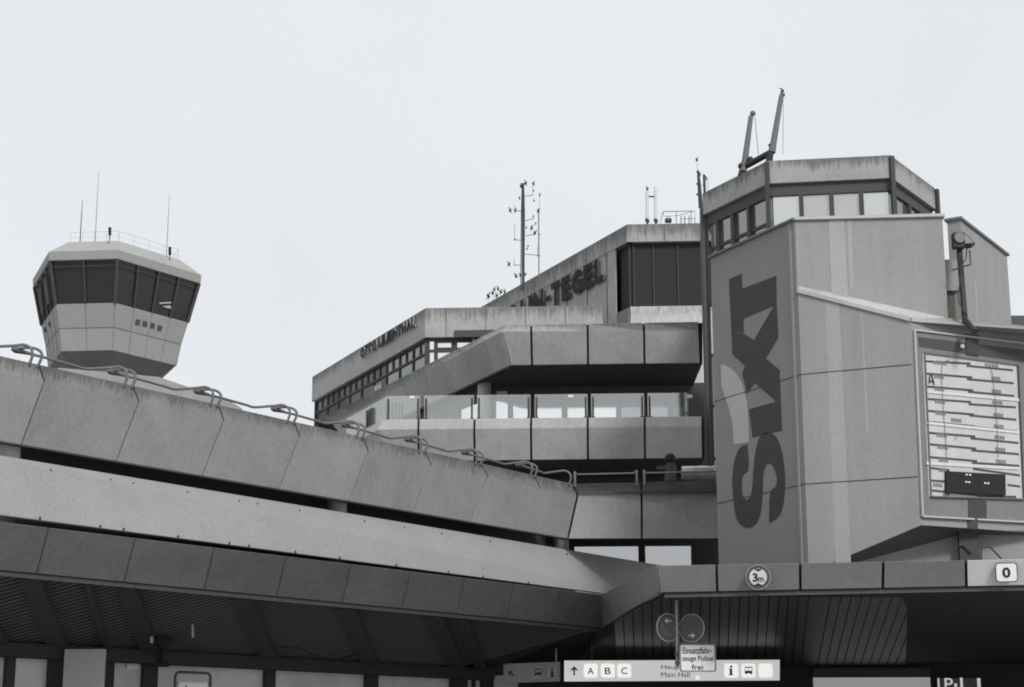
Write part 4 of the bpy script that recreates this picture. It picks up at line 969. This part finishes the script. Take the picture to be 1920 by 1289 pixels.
for i in range(6):
    n_ = {0: 4, 1: 2, 2: 4}.get(i, 3)
    for k in range(n_):
        t_ = k/n_; m.tube([lp(rb_[i], rb_[(i+1) % 6], t_), lp(rt[i], rt[(i+1) % 6], t_)], .11 if k == 0 else .06, 6)
    for t_ in (.86,): 
        A_, B_ = lp(rb_[i], rt[i], t_), lp(rb_[(i+1) % 6], rt[(i+1) % 6], t_); m.tube([A_, B_], .03, 5)
obj('window_frame', m, M['frame'], ct)
m = MB(); loft(m, [ring(kb, zb2_), ring(kj, zj_-.03), ring(kj, zj_), ring(kgb, zgb)]); obj('pod_body', m, M['ctrl'], ct, bevel=.02)
m = MB()
rj, rbb = ring(kj*1.002, zj_), ring(kb*1.002, zb2_)
for i in range(6):
    m.tube([rj[i], rj[(i+1) % 6]], .03, 4)
    for k in range(4):
        t_ = k/4 if i != 1 else k/2
        if t_ >= 1: continue
        m.tube([lp(rbb[i], rbb[(i+1) % 6], t_), lp(rj[i], rj[(i+1) % 6], t_)], .022, 4); m.tube([lp(rj[i], rj[(i+1) % 6], t_), lp(rb_[i]*1.0, rb_[(i+1) % 6], t_)], .022, 4)
obj('cladding_joints', m, M['fascia'], ct)
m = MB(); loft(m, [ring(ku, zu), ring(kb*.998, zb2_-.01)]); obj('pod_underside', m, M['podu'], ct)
m = MB(); loft(m, [ring(.5, 0), ring(.5, zu-2.6), ring(ku*.97, zu-.02)]); obj('stem', m, M['ctrl'], ct)
PDm = Frame(at(300, 700, 88), at(301, 700, 88))
m = MB(); m.ppoly(PDm, [(60, 720), (110, 690), (297, 707), (431, 752), (452, 765), (470, 830), (60, 830)], -5, 0); obj('podium_roof', m, M['ledge_p'], ct)
RFc = Frame(ring(kgb*.99, 0)[2], ring(kgb*.99, 0)[3])
for (x_, y_) in ((258, 604.5), (271.5, 607.5), (285.5, 611), (299, 615.5)):
    f_ = (rj[2]+rj[3])/2
    # find the point on the sloping clad face
    a_, b_, c_ = rj[2], rj[3], rb_[2]; nn = (b_-a_).cross(c_-a_).normalized(); d_ = ray(x_, y_); o_ = Vector((0,0,EYE)); t_ = (a_-o_).dot(nn)/d_.dot(nn); P_ = o_+d_*t_
    if nn.dot(d_) > 0: nn = -nn
    xx = (b_-a_).normalized(); yy = nn.cross(xx)
    m = MB(); m.hexa([P_+xx*u*.17+yy*v_*.15-nn*.02 for u, v_ in ((-1,-1),(1,-1),(1,1),(-1,1))], [P_+xx*u*.17+yy*v_*.15+nn*.03 for u, v_ in ((-1,-1),(1,-1),(1,1),(-1,1))]); obj('vent_grille', m, M['beam'], ct)
for (x_, y_) in ((86, 619), (94, 608)):
    a_, b_, c_ = rj[0], rj[1], rb_[0]; nn = (b_-a_).cross(c_-a_).normalized(); d_ = ray(x_, y_); o_ = Vector((0,0,EYE)); t_ = (a_-o_).dot(nn)/d_.dot(nn); P_ = o_+d_*t_
    m = MB(); m.wbox(P_, .12, .25, .26); obj('vent_hole', m, M['frame'], ct)
# blinds in the left cab face, a bright reflection painted on the right
def on_face(i, px, py, n_=0):
    a_, b_, c_ = rb_[i], rb_[(i+1) % 6], rt[i]; nn = (b_-a_).cross(c_-a_).normalized(); d_ = ray(px, py); o_ = Vector((0,0,EYE))
    if nn.dot(d_) > 0: nn = -nn
    t_ = (a_+nn*n_-o_).dot(nn)/d_.dot(nn); return o_+d_*t_, nn
def face_patch(i, pts, name, mat):
    q = [on_face(i, *p_, .0) for p_ in pts]; m = MB(); m.prism([p_+n_*.01 for p_, n_ in q], [p_-n_*.05 for p_, n_ in q]); obj(name, m, mat, ct)
face_patch(2, [(299,568),(321,566.5),(321,569),(299,570.5)], 'blind_or_glint', M['boarddim'])  # pale reflection painted on the right cab pane
face_patch(2, [(304,575),(320,573),(320,579.5),(312,577.5)], 'blind_or_glint', M['boarddim'])  # second bit of that painted reflection
face_patch(0, [(82,528),(86,520),(92,568),(87,578)], 'blind_or_glint', M['beam'])
face_patch(0, [(70,545),(76,536),(82,583),(78,592)], 'blind_or_glint', M['beam'])
# roof railing
rr = ring(kr*.97, zr)
m = MB(); hh = U*.62
for i in (1, 2, 3):
    A_, B_ = rr[i], rr[(i+1) % 6]
    for k in range(5): p_ = lp(A_, B_, k/4); m.tube([p_-U*.05, p_+hh], .010, 5)
    m.tube([A_+hh, B_+hh], .009, 5); m.tube([A_+hh*.5, B_+hh*.5], .006, 5)
obj('roof_railing', m, M['steel'], ct)
for (x0, y0, x1, y1, r_, lab) in ((150, 447, 155, 374, .022, 'dark whip antenna at the left end of the control tower roof'), (178, 450, 185.5, 320, .014, 'tallest pale whip antenna on the control tower roof'), (312, 475, 318, 365, .014, 'thin pale whip antenna at the right end of the control tower roof')):
    t = thing('whip_antenna', lab, 'antenna', P3(x0, y0, 97), 'whip antennas on the control tower')
    m = MB(); m.tube([P3(x0, y0+8, 97), P3((x0+x1)/2, (y0+y1)/2, 97), P3(x1, y1, 97)], [r_*1.4, r_*1.2, r_*.6], 6); obj('whip', m, M['frame'] if r_ > .02 else M['louvre'], t)
for (x_, y_, lab) in ((206, 434, 'left black stacked warning lamp on the control tower roof edge'), (318.5, 471, 'right black stacked warning lamp on the control tower roof edge')):
    t = thing('warning_lamp', lab, 'lamp', P3(x_, y_+12, 95.5), 'warning lamps on the control tower')
    m = MB()
    for k in range(3): c_ = P3(x_, y_-5+k*5.2, 95.5); m.tube([c_-U*.065, c_+U*.065], .085, 10)
    obj('lamp_body', m, M['black'], t)
    m = MB(); m.tube([P3(x_, y_-7, 95.5), P3(x_-.5, y_+18, 95.5)], .03, 6); obj('stand', m, M['frame'], t)
# ================================================================ under the entrance canopy
zi = 4.04; YI = 56
fr0, fr1 = FF0-FN*.2, FE-FN*.2
m = MB(); i0, i1 = Vector((2.0, YI, 0)), Vector((26, YI-1.4, 0))
m.hexa([wpt(fr0,4.84), wpt(fr1,4.84), wpt(i1,zi+.06), wpt(i0,zi+.06)], [wpt(fr0,4.95), wpt(fr1,4.95), wpt(i1,zi+.2), wpt(i0,zi+.2)]); 
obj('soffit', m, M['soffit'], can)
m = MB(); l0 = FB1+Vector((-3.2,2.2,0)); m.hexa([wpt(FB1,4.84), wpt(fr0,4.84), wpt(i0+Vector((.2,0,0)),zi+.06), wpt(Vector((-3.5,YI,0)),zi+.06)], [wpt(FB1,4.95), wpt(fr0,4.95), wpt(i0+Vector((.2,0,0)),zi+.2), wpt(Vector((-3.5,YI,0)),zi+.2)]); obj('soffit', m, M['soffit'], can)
# fan of louvre slats
def szf(P):
    k = max(0, min(1, (P.y-fr0.y)/(YI-fr0.y))); return 4.84+(zi+.06-4.84)*k
def onsoff(px, py):                 # photo point on the sloping soffit
    d = ray(px, py); lo, hi = 30/d.y, 60/d.y
    for _ in range(40):
        t_ = (lo+hi)/2; P_ = d*t_
        if EYE+P_.z < szf(P_)-.06: lo = t_
        else: hi = t_
    # soffit falls away from us: take the crossing
    best = None
    for k in range(400):
        t_ = (34+k*.06)/d.y; P_ = d*t_; e_ = abs(EYE+P_.z-(szf(P_)-.06))
        if best is None or e_ < best[0]: best = (e_, P_)
    P_ = best[1]; return Vector((P_.x, P_.y, EYE+P_.z))
sl = [(x_, 8-(x_-1148)*.06) for x_ in [1148+18.4*k for k in range(21)]]
sl = [(a_, a_+b_) for a_, b_ in sl]
xb_ = 1532
while xb_ < 1725: sl.append((xb_+26+(xb_-1532)*.19, xb_)); xb_ += 16.1
for k_ in range(len(sl)-1):
    (xt, xbm), (xt2, xbm2) = sl[k_], sl[k_+1]
    def top_(xa, xb_2):             # upper end of a board edge, cut along the fold on the left and a dark bay on the right
        ya = 1120 if xa > 1240 else 1120+(1240-xa)*.52
        if xa > 1700: ya = 1120+(xa-1700)*2.4
        return onsoff(xa+(xb_2-xa)*(ya-1120)/130, min(ya, 1245))
    P_, P2, Q_, Q2 = top_(xt+1.0, xbm+.9), top_(xt2-1.0, xbm2-.9), onsoff(xbm+.9, 1250), onsoff(xbm2-.9, 1250); h_ = Vector((0,0,.04))
    m = MB(); m.hexa([P_, P2, Q2, Q_], [P_+h_, P2+h_, Q2+h_, Q_+h_]); obj('soffit_board', m, M['board2'], can)
m = MB(); BWf = Frame((-6, YI+.5, 0), (26, YI-1.4, 0)); m.box(BWf, 0, 33, 0, 5.0, -.2, 0); obj('back_wall', m, M['darker'], can)
m = MB(); m.pbox(BWf, 1525, 1253, 1744, 1270, 0, .3); obj('header', m, M['beam'], can)
m = MB(); a_ = BWf.sz(1525, 1271, .1); b_ = BWf.sz(1744, 1271, .1); m.box(BWf, a_[0], b_[0], 0, a_[1], 0, .1); obj('pale_wall', m, M['glowwall'], can)  # wall given an added glow to lift its tone, not a lamp
# P sign under the canopy
ps = thing('parking_sign', 'grey backlit P1 parking sign with white bars deep under the canopy on the right', 'sign', BWf.P(1800, 1285, .4))
m = MB(); m.pbox(BWf, 1757, 1272, 1842, 1310, .3, .4); obj('panel', m, M['fasciaf'], ps)
m = MB(); m.pbox(BWf, 1758, 1272, 1763, 1310, .4, .41); m.pbox(BWf, 1800, 1271, 1807, 1310, .4, .41); m.pbox(BWf, 1832, 1272, 1840, 1310, .4, .41); obj('white_bar', m, M['blit'], ps)
s0, z0 = BWf.sz(1772, 1294, .41); s1, z1 = BWf.sz(1786, 1272, .41)
obj('letter', fit('P', BWf, s0, s1, z0, z1, .4, .42, 0), M['blit'], ps)
s0, z0 = BWf.sz(1790, 1292, .41); s1, z1 = BWf.sz(1794, 1282, .41)
obj('letter', fit('1', BWf, s0, s1, z0, z1, .4, .42, 0), M['blit'], ps)

# ---------------------------------------------------------------- direction signs
def rrect(F, x0, y0, x1, y1, r, n0, n1):
    a_, b_ = F.sz(x0, y1, n1), F.sz(x1, y0, n1); pts = []
    for cx, cy, t0 in ((b_[0]-r, b_[1]-r, 0), (a_[0]+r, b_[1]-r, 90), (a_[0]+r, a_[1]+r, 180), (b_[0]-r, a_[1]+r, 270)):
        for k in range(5): t_ = R(t0+k*22.5); pts.append((cx+r*math.cos(t_), cy+r*math.sin(t_)))
    m = MB(); return m.poly(F, pts, n0, n1)
def ftext(txt, F, x0, y0, x1, y1, n0, n1, bold=.0):
    a_, b_ = F.sz(x0, y1, n1), F.sz(x1, y0, n1); return fit(txt, F, a_[0], b_[0], a_[1], b_[1], n0, n1, bold)
HP = at(1058, 1258, 49.5); HF = Frame(HP, HP+Vector((1, -.012, 0)))
hs_ = thing('direction_sign', 'long bright hanging direction board reading Haupthalle Main Hall with A B C tiles', 'sign', HF.pt(3, 4.3, 0))
m = MB(); m.ppoly(HF, [(1058,1239),(1462,1237.5),(1462,1276),(1058,1278)], -.12, 0); pn = obj('panel', m, M['blit'], hs_, bevel=.01)
m = MB()
for x_ in (1110, 1400): p_ = HF.P(x_, 1238, -.06); m.tube([p_, p_+U*.55], .02, 6)
obj('hanger', m, M['frame'], hs_)
for (x0, c_) in ((1095, 'A'), (1127, 'B'), (1158, 'C'), (1359, 'i'), (1391, 'bus'), (1423, '')):
    tl = obj('tile', rrect(HF, x0, 1245, x0+25, 1270.5, .06, -.002, .012), M['blitw'], hs_)
    if c_ in ('A', 'B', 'C'): obj('letter', ftext(c_, HF, x0+7, 1252, x0+18, 1264.5, .012, .02, .01), M['black'], tl)
    if c_ == 'i':
        m = MB(); m.pbox(HF, x0+9, 1254, x0+14, 1266, .012, .02); m.pbox(HF, x0+7.5, 1254, x0+12, 1255.5, .012, .0205); m.pbox(HF, x0+7.5, 1265, x0+16, 1266.6, .012, .0205); c2_ = HF.P(x0+12, 1250.5, .016); m.disc(c2_, HF.n, .036, .008, 12); obj('symbol', m, M['black'], tl)
def bus(F, x0, y0, sc_, par, mat, n_):
    m = MB(); m.pbox(F, x0, y0, x0+15*sc_, y0+2*sc_, n_, n_+.008); m.pbox(F, x0, y0+2*sc_, x0+1.2*sc_, y0+9*sc_, n_, n_+.008); m.pbox(F, x0+13.8*sc_, y0+2*sc_, x0+15*sc_, y0+9*sc_, n_, n_+.008)
    m.pbox(F, x0, y0+8*sc_, x0+15*sc_, y0+13*sc_, n_, n_+.0085); m.pbox(F, x0+7*sc_, y0+2*sc_, x0+8*sc_, y0+8*sc_, n_, n_+.008)
    m.pbox(F, x0+1*sc_, y0+13*sc_, x0+4*sc_, y0+15*sc_, n_, n_+.008); m.pbox(F, x0+11*sc_, y0+13*sc_, x0+14*sc_, y0+15*sc_, n_, n_+.008); obj('symbol', m, mat, par)
bus(HF, 1396.5, 1250.5, .95, hs_, M['frame'], .013)
def arrow(F, cx, cy, L_, ang_, par, mat, n_, th=2.6):
    ca, sa = math.cos(R(ang_)), math.sin(R(ang_)); h = L_/2
    def q(u, v_): return (cx+u*ca+v_*sa, cy-u*sa+v_*ca)
    m = MB()
    for pts in ([q(-h, -th/2), q(h-th*.7, -th/2), q(h-th*.7, th/2), q(-h, th/2)], [q(h, 0), q(h-L_*.38, -L_*.36), q(h-L_*.38-th, -L_*.36+th*.2), q(h-th*1.5, 0)], [q(h, 0), q(h-th*1.5, 0), q(h-L_*.38-th, L_*.36-th*.2), q(h-L_*.38, L_*.36)]):
        m.ppoly(F, pts, n_, n_+.008)
    obj('arrow', m, mat, par)
arrow(HF, 1076.5, 1258, 17, 90, hs_, M['black'], .002, 3)
obj('lettering', ftext('Haupthalle', HF, 1240, 1247, 1308, 1257.5, .002, .01, .0), M['black'], hs_)
obj('lettering', ftext('Main Hall', HF, 1240, 1261, 1293, 1270, .002, .01, .0), M['black'], hs_)
m = MB(); m.disc(HF.P(1308, 1271, .03), HF.n, .045, .05, 14); obj('spot', m, M['blitw'], hs_)
DP = at(944, 1262, 51.2); DF = Frame(DP, DP+Vector((1, -.06, 0)))
ds = thing('direction_sign', 'dim hanging direction board with diagonal arrow, bus and information tiles in the shade', 'sign', DF.pt(.5, 4.3, 0))
m = MB(); m.ppoly(DF, [(944,1245),(1050,1241.5),(1050,1278),(944,1281)], -.12, 0); obj('panel', m, M['boarddim'], ds)
m = MB(); m.ppoly(DF, [(926,1267),(971,1266),(971,1310),(926,1310)], -.25, -.13); obj('lower_panel', m, M['boarddim'], ds)
m = MB(); p_ = DF.P(1043, 1243, -.05); m.tube([p_, p_+U*.4], .02, 6); obj('hanger', m, M['steel'], ds)
arrow(DF, 958, 1263, 13, 135, ds, M['frame'], .002, 2.6)
for x0 in (1000, 1026): obj('tile', rrect(DF, x0, 1249, x0+18.5, 1273, .06, -.002, .012), M['board'], ds)
bus(DF, 1002.3, 1254, .9, ds, M['frame'], .013)
m = MB(); m.pbox(DF, 1033, 1258, 1037.5, 1268, .012, .02); m.pbox(DF, 1031, 1268, 1039, 1270, .012, .02); m.disc(DF.P(1035, 1254.5, .016), DF.n, .035, .008, 12); obj('symbol', m, M['frame'], ds)

# ---------------------------------------------------------------- hanging traffic sign pole
tp = thing('sign_post', 'pale metal pole hanging under the canopy edge and carrying two round signs and a plate', 'post', at(1270, 1128, 38))
m = MB(); m.tube([at(1268.2,1126,38), at(1270.2,1252,38)], .033, 10); obj('pole', m, M['steel'], tp, smooth=True)
m = MB(); m.wbox(at(1270,1226,37.95), .11, .12, .07); m.wbox(at(1270,1243,37.95), .09, .12, .09); obj('clamp', m, M['frame'], tp)
def rsign(cx, cy, yaw, lab, left):
    c_ = at(cx, cy, 37.9); nrm = Vector((math.sin(R(yaw)), -math.cos(R(yaw)), 0)); t = thing('traffic_sign', lab, 'sign', c_, 'round no stopping signs')
    F = Frame(c_, c_+Vector((math.cos(R(yaw)), math.sin(R(yaw)), 0))); r_ = 26/FPX*38
    m = MB(); m.disc(c_, nrm, r_, .02); obj('rim', m, M['rim'], t, smooth=False)
    m = MB(); m.disc(c_+nrm*.008, nrm, r_*.95, .02); obj('ring', m, M['signdark'], t)
    if left:
        m = MB(); m.disc(c_+nrm*.012, nrm, r_*.70, .02); obj('face', m, M['signmid'], t)
        m = MB(); dd = Vector((F.d.x, F.d.y, 0)); s_ = 1 if dd.x > 0 else -1
        a_ = c_+nrm*.024; e_ = (dd*s_-U).normalized(); p_ = (dd*s_+U).normalized()*.03; L_ = r_*.72
        m.hexa([a_-e_*L_-p_, a_+e_*L_-p_, a_+e_*L_+p_, a_-e_*L_+p_], [v_+nrm*.006 for v_ in (a_-e_*L_-p_, a_+e_*L_-p_, a_+e_*L_+p_, a_-e_*L_+p_)]); obj('slash', m, M['signdark'], t)
    Fa = F.shift(.03)
    arrow(Fa, cx+(0 if left else .5), cy-(12.5 if left else -14), 12, 180 if left else 0, t, M['white'], 0, 2)
rsign(1252.3, 1177, 32, 'dark round sign with diagonal slash and white arrow pointing left, left of the pole', True)
rsign(1296.7, 1178, -32, 'plain dark round sign with white arrow pointing right, right of the pole', False)
PS0 = at(1275, 1230, 37.85); PSF = Frame(PS0, PS0+Vector((1, .02, 0)))
pl = thing('text_plate', 'white framed plate reading Einsatzfahrzeuge Polizei frei below the round signs', 'sign', at(1308, 1260, 37.85))
obj('plate_frame', rrect(PSF, 1274.5, 1207.5, 1342, 1260, .05, -.015, 0), M['fasciaf'], pl)
obj('plate_face', rrect(PSF, 1277.5, 1210.3, 1339, 1257.5, .035, -.002, .006), M['white'], pl)
for (tx, x0, y0, x1, y1) in (('Einsatzfahr-', 1280, 1214, 1335, 1226), ('zeuge Polizei', 1279, 1230, 1337.5, 1242.5), ('frei', 1297, 1246.5, 1318, 1256)):
    obj('lettering', ftext(tx, PSF, x0, y0, x1, y1, .006, .012, .012), M['black'], pl)

# ---------------------------------------------------------------- signs on the front fascia
FFm = Frame(lp(FTt0, FF0, .5), lp(FTt1, FF1, .5))
th_ = math.atan2(.25, .55)
SF = FFm.shift(.16)
hs2 = thing('height_limit_sign', 'round clearance sign reading 3m on the front fascia', 'sign', SF.P(1421.6, 1105))
c_ = SF.P(1421.6, 1082.5); rr_ = 23.3/FPX*c_.y
m = MB(); m.disc(c_, SF.n, rr_, .03, 48); obj('rim', m, M['steel'], hs2)
m = MB(); m.disc(c_+SF.n*.006, SF.n, rr_*.94, .03, 48); obj('ring', m, M['ringg'], hs2)
m = MB(); m.disc(c_+SF.n*.012, SF.n, rr_*.70, .03, 48); obj('face', m, M['board'], hs2)
n_ = .028
m = MB(); m.ppoly(SF, [(1413,1066.8),(1430,1066.8),(1421.6,1072)], n_, n_+.006); m.ppoly(SF, [(1413,1098.5),(1421.6,1093.3),(1430,1098.5)], n_, n_+.006); obj('triangle', m, M['black'], hs2)
obj('lettering', ftext('3', SF, 1411.5, 1075, 1420.5, 1091.5, n_, n_+.006, .03), M['black'], hs2)
obj('lettering', ftext('m', SF, 1421.5, 1083, 1432, 1091.5, n_, n_+.006, .02), M['black'], hs2)
zs = thing('number_sign', 'white rounded tile with black numeral 0 on the light fascia panel', 'sign', SF.P(1887, 1092))
obj('plate', rrect(SF, 1867.5, 1055, 1906.5, 1092, .06, -.03, 0), M['ringg'], zs)
obj('face', rrect(SF, 1869.3, 1056.7, 1905.0, 1090.6, .055, -.002, .006), M['white'], zs)
obj('lettering', ftext('0', SF, 1880, 1064, 1894, 1084, .006, .012, .035), M['black'], zs)
# information frame in front of the left windows
IFr = Frame(WF.P(328, 1275, 1.2), WF.P(397, 1280, 1.2))
inf = thing('information_stand', 'rounded tube frame holding a pale notice in front of the left windows', 'sign', IFr.P(362, 1320))
s0, z1 = IFr.sz(329, 1260); s1, _ = IFr.sz(395, 1262); r_ = .1
pth = [IFr.pt(s0, 0), IFr.pt(s0, z1-r_), IFr.pt(s0+.03, z1-.03), IFr.pt(s0+r_, z1), IFr.pt(s1-r_, z1), IFr.pt(s1-.03, z1-.03), IFr.pt(s1, z1-r_), IFr.pt(s1, 0)]
m = MB(); m.tube(pth, .032, 8); obj('tube_frame', m, M['beam'], inf, smooth=True)
m = MB(); m.box(IFr, s0+.1, s1-.1, 1.2, IFr.sz(362, 1280)[1], -.02, .02); obj('notice', m, M['white'], inf)
m = MB(); m.box(IFr, s0, s0+.1, IFr.sz(362,1281)[1]-.02, IFr.sz(362,1281)[1], -.01, .01); m.box(IFr, s1-.1, s1, IFr.sz(362,1281)[1]-.02, IFr.sz(362,1281)[1], -.01, .01); obj('bracket', m, M['black'], inf)
m = MB(); m.disc(IFr.P(349, 1288, .025), IFr.n, .025, .01, 12); obj('dot', m, M['black'], inf)
